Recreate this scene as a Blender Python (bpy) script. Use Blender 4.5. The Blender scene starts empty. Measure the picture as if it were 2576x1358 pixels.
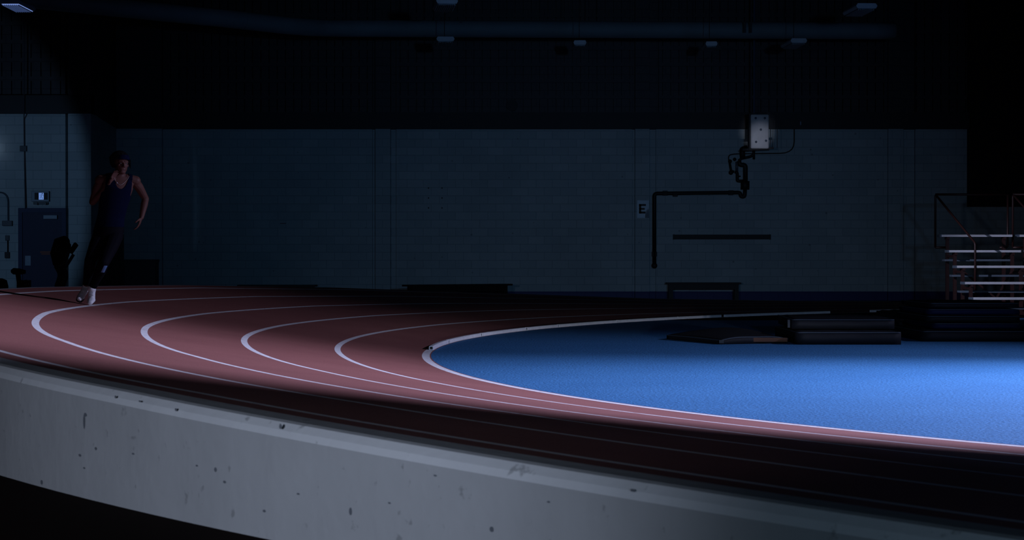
import bpy, bmesh, math, random
from mathutils import Vector, Matrix
from mathutils.geometry import tessellate_polygon
random.seed(7)
sc = bpy.context.scene
COL = sc.collection
R = math.radians

# ---------------------------------------------------------------- camera
FPX, CH, PIT = 4500.0, 1.0946, math.atan((679-646.93)/4500.0)
cam = bpy.data.cameras.new('camera')
cam.sensor_width = 36.0
cam.lens = FPX/2576*36.0
cam.clip_end = 200
cam.dof.use_dof = True
cam.dof.focus_distance = 24.0
cam.dof.aperture_fstop = 7.5
co = bpy.data.objects.new('camera', cam); COL.objects.link(co)
co.location = (0, 0, CH); co.rotation_euler = (R(90)-PIT, 0, 0)
sc.camera = co
sc.view_settings.view_transform = 'Standard'
sc.view_settings.look = 'None'
sc.view_settings.exposure = 0
sc.view_settings.gamma = 1
sc.view_settings.use_curve_mapping = False

# ---------------------------------------------------------------- world and lights
w = bpy.data.worlds.new('world'); sc.world = w; w.use_nodes = True
w.node_tree.nodes['Background'].inputs[0].default_value = (0.25, 0.4, 1.0, 1)
w.node_tree.nodes['Background'].inputs[1].default_value = 0.0012

def spot(name, loc, aim, power, angle, blend, color, radius=0.15, scale=(1, 1, 1)):
    l = bpy.data.lights.new(name, 'SPOT'); l.energy = power; l.spot_size = R(angle)
    l.spot_blend = blend; l.color = color; l.shadow_soft_size = radius
    o = bpy.data.objects.new(name, l); COL.objects.link(o); o.location = loc
    o.rotation_euler = (Vector(aim)-Vector(loc)).to_track_quat('-Z', 'Y').to_euler()
    o.scale = scale
    return o
# key: the stage lamp at the right; its beam sweeps over the infield and the bend (added plate that cuts the beam is built further down)
KEY = Vector((14.0, 18.0, 5.8))
spot('key_spot', KEY, (1.2, 11.1, 0.0), 22500, 74, 1.0, (0.58, 0.62, 1.0), 0.05)
spot('key_spill_spot', KEY, (-1.0, 17.8, 0.0), 3700, 72, 1.0, (0.60, 0.62, 1.0), 0.05)
# low wash from the camera side on the far wall, benches and bleachers
spot('wall_wash_spot', (3.0, 1.0, 2.1), (0.6, 45.0, 2.6), 1950, 34, 1.0, (0.22, 0.51, 1.0), 0.2)
spot('bleacher_spot', (-2.0, 24.0, 4.6), (9.7, 33.6, 0.8), 4300, 17, 0.8, (0.68, 0.72, 1.0), 0.1)
spot('box_spot', (4.3, 26.5, 0.35), (6.0, 43.2, 3.93), 1500, 3.3, 1.0, (0.75, 0.80, 1.0), 0.05)  # added narrow light, brightens only the hanging metal panel
spot('kerb_fill_spot', (3.6, 11.0, 0.5), (0.4, 28.0, 0.03), 1900, 40, 1.0, (0.80, 0.82, 1.0), 0.05, (1, .05, 1))  # added unseen flat beam to brighten the kerb faces
# low light on the concrete wall in front
spot('near_wall_spot', (-3.0, -1.5, 1.75), (-1.4, 7.0, 0.35), 1150, 37, 1.0, (0.66, 0.76, 1.0), 0.25)
spot('near_fill_spot', (1.6, -2.0, 1.3), (1.6, 4.6, 0.2), 150, 60, 1.0, (0.45, 0.70, 1.0), 0.25)
# light at the far left, on the wall with the door
spot('left_wall_spot', (-12.2, 31.0, 2.6), (-14.35, 40.2, 2.5), 210, 60.3, 0.04, (0.31, 0.57, 1.0), 0.2)

# ---------------------------------------------------------------- helpers
def P(px, py, d):
    """world point seen at photograph pixel px,py at distance d in front of the camera"""
    a = (px-1288)/FPX; b = -(py-679)/FPX
    c, s = math.cos(PIT), math.sin(PIT)
    y = c+b*s; z = b*c-s
    return Vector((a/y*d, d, CH+z/y*d))
def PX(v):
    c, s = math.cos(PIT), math.sin(PIT)
    z = v[2]-CH; d = v[1]*c-z*s; u = v[1]*s+z*c
    return 1288+FPX*v[0]/d, 679-FPX*u/d

def tag(o, label=None, cat=None, group=None, kind=None):
    if label: o['label'] = label
    if cat: o['category'] = cat
    if group: o['group'] = group
    if kind: o['kind'] = kind
    return o
def empty(name, loc, label, cat, group=None, rz=0):
    o = bpy.data.objects.new(name, None); COL.objects.link(o)
    o.location = loc; o.rotation_euler = (0, 0, rz); o.empty_display_size = .1
    return tag(o, label, cat, group)
def link(name, bm, mat, parent=None, smooth=False, world=True):
    """one mesh object; when world is set the coordinates are world ones also under a parent"""
    me = bpy.data.meshes.new(name)
    if parent is not None and world:
        m = Matrix.Translation(parent.location) @ parent.rotation_euler.to_matrix().to_4x4()
        # parent of a parent
        pp = parent.parent
        if pp is not None:
            m = Matrix.Translation(pp.location) @ pp.rotation_euler.to_matrix().to_4x4() @ m
        bmesh.ops.transform(bm, matrix=m.inverted(), verts=bm.verts)
    bm.normal_update(); bm.to_mesh(me); bm.free()
    if smooth:
        for p in me.polygons: p.use_smooth = True
    for m_ in (mat if isinstance(mat, (list, tuple)) else [mat]): me.materials.append(m_)
    o = bpy.data.objects.new(name, me); COL.objects.link(o)
    if parent is not None: o.parent = parent
    return o
def struct(name, bm, mat, smooth=False):
    o = link(name, bm, mat, None, smooth); o['kind'] = 'structure'; return o
def NB(): return bmesh.new()
def box(bm, x0, x1, y0, y1, z0, z1, mi=0, mat=None, bev=0):
    r = bmesh.ops.create_cube(bm, size=1)
    vs = r['verts']
    for v in vs:
        v.co = Vector(((x0+x1)/2+v.co.x*(x1-x0), (y0+y1)/2+v.co.y*(y1-y0), (z0+z1)/2+v.co.z*(z1-z0)))
    if mat is not None: bmesh.ops.transform(bm, matrix=mat, verts=vs)
    fs = set(f for v in vs for f in v.link_faces)
    if bev:
        es = set(e for v in vs for e in v.link_edges)
        rr = bmesh.ops.bevel(bm, geom=list(es), offset=bev, segments=2, affect='EDGES', profile=.6)
        fs = set(rr['faces'])
    for f in fs: f.material_index = mi
    return vs
def frame_of(d):
    d = d.normalized()
    a = Vector((0, 0, 1)) if abs(d.z) < .9 else Vector((1, 0, 0))
    u = d.cross(a).normalized(); v = u.cross(d).normalized()
    return u, v
def tube(bm, pts, r, n=10, caps=True, radii=None):
    pts = [Vector(p) for p in pts]; rings = []
    for i, p in enumerate(pts):
        a = pts[max(i-1, 0)]; b = pts[min(i+1, len(pts)-1)]
        u, v = frame_of(b-a)
        if i and rings:
            # keep rings aligned
            pu = (rings[-1][0].co-pts[i-1]); pu = (pu-(b-a).normalized()*pu.dot((b-a).normalized()))
            if pu.length > 1e-9:
                u = pu.normalized(); v = u.cross((b-a).normalized()).normalized()
        rr = radii[i] if radii else r
        rings.append([bm.verts.new(p+u*math.cos(2*math.pi*k/n)*rr+v*math.sin(2*math.pi*k/n)*rr) for k in range(n)])
    for A, B in zip(rings, rings[1:]):
        for k in range(n): bm.faces.new((A[k], A[(k+1) % n], B[(k+1) % n], B[k]))
    if caps:
        bm.faces.new(rings[0][::-1]); bm.faces.new(rings[-1])
def bar(bm, a, b, wx, wz=None):
    """square bar between two points"""
    wz = wz or wx; a = Vector(a); b = Vector(b); u, v = frame_of(b-a)
    q = [u*sx*wx/2+v*sy*wz/2 for sx, sy in ((-1, -1), (1, -1), (1, 1), (-1, 1))]
    A = [bm.verts.new(a+t) for t in q]; B = [bm.verts.new(b+t) for t in q]
    for k in range(4): bm.faces.new((A[k], A[(k+1) % 4], B[(k+1) % 4], B[k]))
    bm.faces.new(A[::-1]); bm.faces.new(B)
def bend(pts, r=0.06, n=5):
    """round the corners of a pipe path"""
    pts = [Vector(p) for p in pts]; out = [pts[0]]
    for i in range(1, len(pts)-1):
        a, b, c = pts[i-1], pts[i], pts[i+1]
        ra = min(r, (a-b).length*.45); rc = min(r, (c-b).length*.45)
        p0 = b+(a-b).normalized()*ra; p1 = b+(c-b).normalized()*rc
        for k in range(n+1):
            t = k/n; out.append(p0*(1-t)**2+b*2*t*(1-t)+p1*t*t)
    out.append(pts[-1]); return out
def sphere(bm, c, r, seg=12, mat=None):
    rr = bmesh.ops.create_uvsphere(bm, u_segments=seg, v_segments=max(6, seg//2+2), radius=1)
    if not isinstance(r, (tuple, list)): r = (r, r, r)
    for v in rr['verts']: v.co = Vector((v.co.x*r[0], v.co.y*r[1], v.co.z*r[2]))
    if mat is not None: bmesh.ops.transform(bm, matrix=mat, verts=rr['verts'])
    bmesh.ops.translate(bm, vec=Vector(c), verts=rr['verts'])

# ---------------------------------------------------------------- materials
def newmat(name):
    m = bpy.data.materials.new(name); m.use_nodes = True
    return m, m.node_tree, m.node_tree.nodes['Principled BSDF']
def mat(name, col, rough=.6, metal=0, noise=.15, scale=8, bump=0, spec=.5, bscale=None):
    m, nt, b = newmat(name); N = nt.nodes; L = nt.links
    b.inputs['Roughness'].default_value = rough; b.inputs['Metallic'].default_value = metal
    b.inputs['Specular IOR Level'].default_value = spec
    tc = N.new('ShaderNodeTexCoord'); nz = N.new('ShaderNodeTexNoise')
    nz.inputs['Scale'].default_value = scale; nz.inputs['Detail'].default_value = 4
    L.new(tc.outputs['Object'], nz.inputs['Vector'])
    mx = N.new('ShaderNodeMix'); mx.data_type = 'RGBA'
    mx.inputs[6].default_value = [c*(1-noise) for c in col]+[1]
    mx.inputs[7].default_value = [min(1, c*(1+noise)) for c in col]+[1]
    L.new(nz.outputs['Fac'], mx.inputs[0]); L.new(mx.outputs[2], b.inputs['Base Color'])
    if bump:
        bp = N.new('ShaderNodeBump'); bp.inputs['Strength'].default_value = bump; bp.inputs['Distance'].default_value = .01
        n2 = N.new('ShaderNodeTexNoise'); n2.inputs['Scale'].default_value = bscale or scale*6
        L.new(tc.outputs['Object'], n2.inputs['Vector'])
        L.new(n2.outputs['Fac'], bp.inputs['Height']); L.new(bp.outputs['Normal'], b.inputs['Normal'])
    return m
def emat(name, col, st):
    m, nt, b = newmat(name)
    b.inputs['Base Color'].default_value = (*col, 1)
    b.inputs['Emission Color'].default_value = (*col, 1); b.inputs['Emission Strength'].default_value = st
    return m
def blockmat(name, c1, c2, mortar, side=False, band=True):
    """painted concrete blocks, with the dark blue painted foot of the wall"""
    m, nt, b = newmat(name); N = nt.nodes; L = nt.links
    tc = N.new('ShaderNodeTexCoord'); sp = N.new('ShaderNodeSeparateXYZ'); cb = N.new('ShaderNodeCombineXYZ')
    L.new(tc.outputs['Object'], sp.inputs[0])
    L.new(sp.outputs['Y' if side else 'X'], cb.inputs[0]); L.new(sp.outputs['Z'], cb.inputs[1])
    br = N.new('ShaderNodeTexBrick'); br.inputs['Scale'].default_value = 1
    br.inputs['Brick Width'].default_value = .406; br.inputs['Row Height'].default_value = .2032
    br.inputs['Mortar Size'].default_value = .006; br.inputs['Mortar Smooth'].default_value = .3
    br.inputs['Bias'].default_value = -.2
    for i, c in ((1, c1), (2, c2), (3, mortar)): br.inputs[i].default_value = (*c, 1)
    L.new(cb.outputs[0], br.inputs['Vector'])
    nz = N.new('ShaderNodeTexNoise'); nz.inputs['Scale'].default_value = .7; nz.inputs['Detail'].default_value = 5
    L.new(tc.outputs['Object'], nz.inputs['Vector'])
    mr = N.new('ShaderNodeMapRange'); mr.inputs[3].default_value = .78; mr.inputs[4].default_value = 1.2
    L.new(nz.outputs['Fac'], mr.inputs[0])
    mul = N.new('ShaderNodeMix'); mul.data_type = 'RGBA'; mul.blend_type = 'MULTIPLY'; mul.inputs[0].default_value = 1
    L.new(br.outputs['Color'], mul.inputs[6]); L.new(mr.outputs[0], mul.inputs[7])
    # small dark scuffs
    vo = N.new('ShaderNodeTexVoronoi'); vo.inputs['Scale'].default_value = 2.6
    L.new(tc.outputs['Object'], vo.inputs['Vector'])
    n3 = N.new('ShaderNodeTexNoise'); n3.inputs['Scale'].default_value = .9
    L.new(tc.outputs['Object'], n3.inputs['Vector'])
    th = N.new('ShaderNodeMath'); th.operation = 'MULTIPLY'; th.inputs[1].default_value = .11
    L.new(n3.outputs['Fac'], th.inputs[0])
    lt = N.new('ShaderNodeMath'); lt.operation = 'LESS_THAN'; L.new(vo.outputs['Distance'], lt.inputs[0]); L.new(th.outputs[0], lt.inputs[1])
    sc_ = N.new('ShaderNodeMath'); sc_.operation = 'MULTIPLY'; sc_.inputs[1].default_value = .45; L.new(lt.outputs[0], sc_.inputs[0])
    m3 = N.new('ShaderNodeMix'); m3.data_type = 'RGBA'; m3.inputs[7].default_value = (.05, .05, .06, 1)
    L.new(mul.outputs[2], m3.inputs[6]); L.new(sc_.outputs[0], m3.inputs[0])
    last = m3.outputs[2]
    if band:
        l2 = N.new('ShaderNodeMath'); l2.operation = 'LESS_THAN'; l2.inputs[1].default_value = .235
        L.new(sp.outputs['Z'], l2.inputs[0])
        m4 = N.new('ShaderNodeMix'); m4.data_type = 'RGBA'; m4.inputs[7].default_value = (.008, .012, .13, 1)
        L.new(last, m4.inputs[6]); L.new(l2.outputs[0], m4.inputs[0]); last = m4.outputs[2]
    L.new(last, b.inputs['Base Color'])
    b.inputs['Roughness'].default_value = .55
    bp = N.new('ShaderNodeBump'); bp.inputs['Strength'].default_value = .6; bp.inputs['Distance'].default_value = .01; bp.invert = True
    L.new(br.outputs['Fac'], bp.inputs['Height']); L.new(bp.outputs['Normal'], b.inputs['Normal'])
    return m
M = {}
M['block'] = blockmat('painted_block', (.35, .42, .44), (.42, .485, .50), (.27, .34, .37))
M['block_side'] = blockmat('painted_block_side', (.34, .42, .44), (.42, .49, .5), (.24, .31, .34), side=True)
M['upper'] = blockmat('dark_slotted_block', (.017, .013, .016), (.020, .015, .019), (.012, .009, .012), band=False)
M['black'] = mat('black_steel', (.006, .006, .008), .6)
M['blacksoft'] = mat('black_vinyl', (.006, .007, .010), .7, spec=.2, scale=3, bump=.25, bscale=5)
M['bluevinyl'] = mat('navy_vinyl', (.005, .009, .04), .7, spec=.2, scale=3, bump=.2, bscale=6)
M['ceiling'] = mat('black_ceiling', (.008, .008, .01), .9)
M['duct'] = mat('duct_fabric', (.16, .2, .22), .7, scale=2, noise=.2)
M['lampbody'] = mat('lamp_body', (.4, .45, .5), .5)
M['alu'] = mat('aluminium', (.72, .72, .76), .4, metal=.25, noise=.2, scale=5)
M['alu2'] = mat('dark_aluminium', (.10, .13, .17), .5, metal=.1, noise=.25, scale=5)  # darker aluminium tone for foot boards, board ends and bolts
M['kerb'] = mat('white_kerb', (.88, .86, .85), .5, noise=.18, scale=9)
M['brownsteel'] = mat('red_brown_steel', (.030, .009, .008), .5)
M['wood'] = mat('dark_bench_wood', (.012, .01, .009), .6)
M['darkbrown'] = mat('brown_rubber_floor', (.035, .014, .012), .85, scale=5, noise=.3)
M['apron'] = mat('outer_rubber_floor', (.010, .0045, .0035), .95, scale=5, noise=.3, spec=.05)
M['navy'] = mat('navy_door_paint', (.006, .010, .055), .6)
M['navyframe'] = mat('navy_frame_paint', (.010, .022, .085), .6)
M['conduit'] = mat('grey_conduit', (.10, .13, .16), .45, metal=.3)
M['conduitdark'] = mat('dark_conduit', (.035, .045, .06), .5)
M['steel'] = mat('steel', (.35, .38, .42), .35, metal=.8)
M['sign'] = mat('sign_plate', (.26, .31, .36), .3)
M['red'] = mat('red_label', (.25, .06, .03), .6)
M['shell'] = mat('machine_plastic', (.05, .06, .08), .5)

# track surface: red rubber with the painted lane lines (lateral position is in the first UV axis)
RADI = [0.0, 1.0, 2.0, 3.0, 4.0, 4.946, 5.193]
ELEV = [0.0, .1288, .2714, .4227, .5754, .7169, .7593]
def trackmat():
    m, nt, b = newmat('track_rubber'); N = nt.nodes; L = nt.links
    uv = N.new('ShaderNodeUVMap'); uv.uv_map = 'track'
    tc = N.new('ShaderNodeTexCoord'); sp = N.new('ShaderNodeSeparateXYZ'); L.new(uv.outputs[0], sp.inputs[0])
    n1 = N.new('ShaderNodeTexNoise'); n1.inputs['Scale'].default_value = 1.3; n1.inputs['Detail'].default_value = 8
    n1.inputs['Roughness'].default_value = .65
    L.new(tc.outputs['Object'], n1.inputs['Vector'])
    n2 = N.new('ShaderNodeTexNoise'); n2.inputs['Scale'].default_value = 130; L.new(tc.outputs['Object'], n2.inputs['Vector'])
    r = N.new('ShaderNodeMix'); r.data_type = 'RGBA'
    r.inputs[6].default_value = (.26, .088, .074, 1); r.inputs[7].default_value = (.38, .145, .118, 1)
    L.new(n1.outputs['Fac'], r.inputs[0])
    r2 = N.new('ShaderNodeMix'); r2.data_type = 'RGBA'; r2.blend_type = 'MULTIPLY'; r2.inputs[0].default_value = 1
    mr = N.new('ShaderNodeMapRange'); mr.inputs[1].default_value = .3; mr.inputs[2].default_value = .7
    mr.inputs[3].default_value = .8; mr.inputs[4].default_value = 1.2
    L.new(n2.outputs['Fac'], mr.inputs[0]); L.new(r.outputs[2], r2.inputs[6]); L.new(mr.outputs[0], r2.inputs[7])
    tot = None
    for k, hw in zip((.0, 1, 2, 3, 4, 4.946), (.045, .033, .033, .033, .033, .033)):
        c = N.new('ShaderNodeMath'); c.operation = 'COMPARE'; c.inputs[1].default_value = k; c.inputs[2].default_value = hw
        L.new(sp.outputs[0], c.inputs[0])
        if tot is None: tot = c.outputs[0]
        else:
            a = N.new('ShaderNodeMath'); a.operation = 'MAXIMUM'; L.new(tot, a.inputs[0]); L.new(c.outputs[0], a.inputs[1]); tot = a.outputs[0]
    n4 = N.new('ShaderNodeTexNoise'); n4.inputs['Scale'].default_value = 16; n4.inputs['Detail'].default_value = 6
    L.new(tc.outputs['Object'], n4.inputs['Vector'])
    m5 = N.new('ShaderNodeMapRange'); m5.inputs[1].default_value = .3; m5.inputs[2].default_value = .42
    m5.inputs[3].default_value = .45; m5.inputs[4].default_value = 1
    L.new(n4.outputs['Fac'], m5.inputs[0])
    q = N.new('ShaderNodeMath'); q.operation = 'MULTIPLY'; L.new(tot, q.inputs[0]); L.new(m5.outputs[0], q.inputs[1])
    f = N.new('ShaderNodeMix'); f.data_type = 'RGBA'; f.inputs[7].default_value = (.86, .84, .82, 1)
    L.new(q.outputs[0], f.inputs[0]); L.new(r2.outputs[2], f.inputs[6]); L.new(f.outputs[2], b.inputs['Base Color'])
    b.inputs['Roughness'].default_value = .85; b.inputs['Specular IOR Level'].default_value = .25
    bp = N.new('ShaderNodeBump'); bp.inputs['Strength'].default_value = .35; bp.inputs['Distance'].default_value = .004
    L.new(n2.outputs['Fac'], bp.inputs['Height']); L.new(bp.outputs['Normal'], b.inputs['Normal'])
    return m
M['track'] = trackmat()
def bluemat():
    m, nt, b = newmat('blue_infield'); N = nt.nodes; L = nt.links
    tc = N.new('ShaderNodeTexCoord')
    n1 = N.new('ShaderNodeTexNoise'); n1.inputs['Scale'].default_value = .8; n1.inputs['Detail'].default_value = 7
    n2 = N.new('ShaderNodeTexNoise'); n2.inputs['Scale'].default_value = 42; n2.inputs['Detail'].default_value = 5
    for n in (n1, n2): L.new(tc.outputs['Object'], n.inputs['Vector'])
    r = N.new('ShaderNodeMix'); r.data_type = 'RGBA'
    r.inputs[6].default_value = (.030, .165, .37, 1); r.inputs[7].default_value = (.055, .225, .46, 1)
    L.new(n1.outputs['Fac'], r.inputs[0])
    mr = N.new('ShaderNodeMapRange'); mr.inputs[1].default_value = .3; mr.inputs[2].default_value = .7
    mr.inputs[3].default_value = .74; mr.inputs[4].default_value = 1.26
    L.new(n2.outputs['Fac'], mr.inputs[0])
    r2 = N.new('ShaderNodeMix'); r2.data_type = 'RGBA'; r2.blend_type = 'MULTIPLY'; r2.inputs[0].default_value = 1
    L.new(r.outputs[2], r2.inputs[6]); L.new(mr.outputs[0], r2.inputs[7]); L.new(r2.outputs[2], b.inputs['Base Color'])
    b.inputs['Roughness'].default_value = .7; b.inputs['Specular IOR Level'].default_value = .35
    bp = N.new('ShaderNodeBump'); bp.inputs['Strength'].default_value = .7; bp.inputs['Distance'].default_value = .012
    L.new(n2.outputs['Fac'], bp.inputs['Height']); L.new(bp.outputs['Normal'], b.inputs['Normal'])
    return m
M['blue'] = bluemat()
def concmat(name='painted_concrete', lo=.46, hi=.58):
    m, nt, b = newmat(name); N = nt.nodes; L = nt.links
    tc = N.new('ShaderNodeTexCoord')
    n1 = N.new('ShaderNodeTexNoise'); n1.inputs['Scale'].default_value = 2.5; n1.inputs['Detail'].default_value = 6
    n2 = N.new('ShaderNodeTexNoise'); n2.inputs['Scale'].default_value = 14; n2.inputs['Detail'].default_value = 4
    for n in (n1, n2): L.new(tc.outputs['Object'], n.inputs['Vector'])
    r = N.new('ShaderNodeMix'); r.data_type = 'RGBA'
    r.inputs[6].default_value = (lo, lo, lo, 1); r.inputs[7].default_value = (hi, hi, hi, 1)
    L.new(n1.outputs['Fac'], r.inputs[0])
    # chips and stains, sparse
    mr = N.new('ShaderNodeMapRange'); mr.inputs[1].default_value = .66; mr.inputs[2].default_value = .72
    mr.inputs[3].default_value = 0; mr.inputs[4].default_value = .5
    L.new(n2.outputs['Fac'], mr.inputs[0])
    f = N.new('ShaderNodeMix'); f.data_type = 'RGBA'; f.inputs[7].default_value = (.2, .2, .2, 1)
    L.new(mr.outputs[0], f.inputs[0]); L.new(r.outputs[2], f.inputs[6]); L.new(f.outputs[2], b.inputs['Base Color'])
    b.inputs['Roughness'].default_value = .5
    bp = N.new('ShaderNodeBump'); bp.inputs['Strength'].default_value = .3; bp.inputs['Distance'].default_value = .01
    L.new(n2.outputs['Fac'], bp.inputs['Height']); L.new(bp.outputs['Normal'], b.inputs['Normal'])
    return m
M['concrete'] = concmat()
M['coping'] = concmat('pale_coping', .72, .86)  # paler concrete tone for the bevel faces of the wall top

# ---------------------------------------------------------------- the bend: plan curve of the inner edge and its banking
SCL = .95
KN = [-60, -52, -48.0, -44.0, -40.0, -36.0, -32.0, -28.0, -24.0, -20.0, -16.0, -12.0, -8.0, -4.0, 0.0, 4.0, 8.0, 12.0, 16.0, 26]
KAP = [0, 0, 0, 0.012, 0.026, 0.03, 0.03, 0.027, 0.03742, 0.04672, 0.04931, 0.04964, 0.05309, 0.05866, 0.05947, 0.06702, 0.06557, 0.04268, 0.01735, 0.0]
BNK = [0, 0, 0, 0, 0, 0, 0, .0207, .1042, .2671, .5278, .7672, .9241, .9878, .9998, .8911, .6911, .4343, .1763, .05]
def lerp(x, xs, ys):
    if x <= xs[0]: return ys[0]
    for i in range(1, len(xs)):
        if x <= xs[i]:
            t = (x-xs[i-1])/(xs[i]-xs[i-1]); return ys[i-1]*(1-t)+ys[i]*t
    return ys[-1]
DS = .25
CUR = {}
def integrate():
    x, y, th = -.80815, 18.89588, -1.41235
    CUR[0] = (x, y, th)
    for sgn, n in ((1, 88), (-1, 220)):
        x, y, th = CUR[0]
        for i in range(1, n+1):
            s0 = sgn*(i-1)*DS; s1 = sgn*i*DS
            k = (lerp(s0, KN, KAP)+lerp(s1, KN, KAP))/2
            t2 = th+sgn*k*DS
            x += sgn*DS*(math.cos(th)+math.cos(t2))/2; y += sgn*DS*(math.sin(th)+math.sin(t2))/2; th = t2
            CUR[sgn*i] = (x, y, th)
integrate()
IMIN, IMAX = -220, 88
def T(i, u, dz=0):
    """point on the banked surface: i is the station (may be fractional), u the distance outwards in lanes"""
    i = max(IMIN, min(IMAX-1e-6, i)); a = math.floor(i); t = i-a
    x, y, th = [CUR[a][q]*(1-t)+CUR[a+1][q]*t for q in range(3)]
    e = lerp(u, RADI, ELEV)*lerp(i*DS, KN, BNK) if u > 0 else 0
    return Vector(((x+math.sin(th)*u)*SCL, (y-math.cos(th)*u)*SCL, e*SCL+dz))
def station(px, u, lo, hi, dz=0):
    """station whose point at offset u is seen in pixel column px"""
    best = None; i = lo
    while i < hi:
        a = PX(T(i, u, dz))[0]; b = PX(T(i+.5, u, dz))[0]
        if (a-px)*(b-px) <= 0 and a != b: return i+.5*(px-a)/(b-a)
        i += .5
    return None

US = [-.06, 0, .5, 1, 1.5, 2, 2.5, 3, 3.5, 4, 4.5, 4.946, 5.193]
bm = NB(); uvl = bm.loops.layers.uv.new('track'); rows = []
for i in range(IMIN, IMAX+1):
    rows.append([bm.verts.new(T(i, u) + Vector((0, 0, .006))) for u in US])
for a in range(len(rows)-1):
    for k in range(len(US)-1):
        f = bm.faces.new((rows[a][k], rows[a][k+1], rows[a+1][k+1], rows[a+1][k]))
        for lp, (uu, ss) in zip(f.loops, ((US[k], a), (US[k+1], a), (US[k+1], a+1), (US[k], a+1))): lp[uvl].uv = (uu, ss*DS)
        if f.normal.z < 0: pass
for f in bm.faces: f.normal_update()
if sum(f.normal.z for f in bm.faces) < 0: bmesh.ops.reverse_faces(bm, faces=bm.faces)
# closing inner lip
o = link('running_track', bm, M['track'], None, True)
tag(o, 'dark red banked running track sweeping round the bend with white lane lines', 'running track')
o['kind'] = 'structure'

# outer retaining wall, follows the rim
def wallprof(i):
    base = T(i, 5.193); th = CUR[max(IMIN, min(IMAX, int(round(i))))][2]
    n = Vector((math.sin(th), -math.cos(th), 0))
    z = base.z+.006
    zb = 0.0
    pr = [base+Vector((0, 0, -.12)), base+Vector((0, 0, .006))]
    pr.append(base+n*.13+Vector((0, 0, .010)))
    pr.append(base+n*.150+Vector((0, 0, .004)))
    pr.append(base+n*.176+Vector((0, 0, -.022)))
    pr.append(base+n*.187+Vector((0, 0, -.048)))
    q = base+n*.187; pr.append(Vector((q.x, q.y, zb)))
    if pr[0].z < 0: pr[0].z = 0.0
    q = base; pr[0] = Vector((q.x, q.y, min(pr[0].z, zb+.0)))
    return pr
bm = NB(); rows = []
WI0, WI1 = -104, 84
for i in range(WI0, WI1+1): rows.append([bm.verts.new(p) for p in wallprof(i)])
for A, B in zip(rows, rows[1:]):
    for k in range(len(A)-1):
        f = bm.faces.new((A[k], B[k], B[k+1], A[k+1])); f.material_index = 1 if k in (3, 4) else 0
bm.faces.new(rows[0]); bm.faces.new(rows[-1][::-1])
bmesh.ops.recalc_face_normals(bm, faces=bm.faces)
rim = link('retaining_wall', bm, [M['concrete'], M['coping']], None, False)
tag(rim, 'low curved pale painted concrete wall along the outer rim of the banked track', 'wall')
# scuffs painted on the near face (small raised patches)
def facept(px, py):
    i = station(px, 5.39, 0, 80)
    if i is None: return None
    # refine the height on the face at that column
    th = CUR[int(round(i))][2]; n = Vector((math.sin(th), -math.cos(th), 0)); t = Vector((math.cos(th), math.sin(th), 0))
    b = T(i, 5.193)+n*.1885
    for _ in range(12):
        z = b.z
        x, y = PX(b); b.z += (y-py)/FPX*b.y
        x, y = PX(b); b += t*((px-x)/FPX*b.y)/max(.2, abs(t.x))*(1 if t.x > 0 else -1)
    return b, t, n
bm = NB()
for (px, py, wd, hh) in ((212, 1060, 8, 38), (215, 1043, 11, 10), (201, 1145, 10, 7), (241, 1128, 8, 8), (212, 1177, 8, 5), (335, 1141, 9, 5), (105, 1213, 9, 12),
                        (565, 1212, 9, 7), (542, 1181, 8, 12), (665, 1285, 11, 7), (750, 1242, 9, 5), (882, 1286, 9, 20), (1237, 1331, 11, 14), (495, 1171, 7, 5),
                        (443, 1030, 9, 8), (352, 1009, 9, 5), (291, 998, 8, 7), (706, 1072, 9, 14), (1592, 1233, 12, 8), (1095, 1196, 9, 5), (980, 1265, 8, 5), (1380, 1262, 9, 5)):
    r = facept(px, py)
    if not r: continue
    b, t, n = r; sw = wd/2/FPX*b.y/max(.35, abs(t.x)); sh = hh/2/FPX*b.y
    k = 9; vs = [bm.verts.new(b+t*math.cos(2*math.pi*q/k)*sw*random.uniform(.75, 1.1)+Vector((0, 0, 1))*math.sin(2*math.pi*q/k)*sh+n*.001) for q in range(k)]
    bm.faces.new(vs)
o = link('scuff_mark', bm, mat('scuff', (.16, .17, .19), .8), rim); o['label'] = 'small dark scuffs and a slash on the pale face'; o['kind'] = 'stuff'

# ---------------------------------------------------------------- floors
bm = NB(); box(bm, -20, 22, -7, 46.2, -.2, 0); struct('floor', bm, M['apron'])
def slab(bm, poly, z0, z1):
    tris = tessellate_polygon([poly])
    lo = [bm.verts.new((p.x, p.y, z0)) for p in poly]; hi = [bm.verts.new((p.x, p.y, z1)) for p in poly]
    for t in tris: bm.faces.new([hi[k] for k in t]); bm.faces.new([lo[k] for k in reversed(t)])
    n = len(poly)
    for k in range(n): bm.faces.new((lo[k], lo[(k+1) % n], hi[(k+1) % n], hi[k]))
    bmesh.ops.recalc_face_normals(bm, faces=bm.faces)
# blue infield inside the kerb
pts = []
ST0 = station(1670, 0, -160, -8)
i = IMAX
while i > ST0: pts.append(T(i, -.045)); i -= 1
pts.append(T(ST0, -.045))
for px, d in ((1900, 30.9), (2230, 31.5), (2700, 32.2)): q = P(px, 800, d); pts.append(Vector((q.x, d, 0)))
pts.append(Vector((20, 33.5, 0))); pts.append(Vector((20, pts[0].y, 0)))
bm = NB(); slab(bm, [Vector((p.x, p.y, 0)) for p in pts], .0, .005)
o = link('infield_floor', bm, M['blue']); o['kind'] = 'structure'
tag(o, 'bright blue rubber infield floor inside the bend', 'floor')

# ---------------------------------------------------------------- walls
D = 45.0; DL = 40.2
def X(px, d=D): return (px-1288)/FPX*d
ZB0, ZB1 = 4.31, 4.72
bm = NB()
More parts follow.
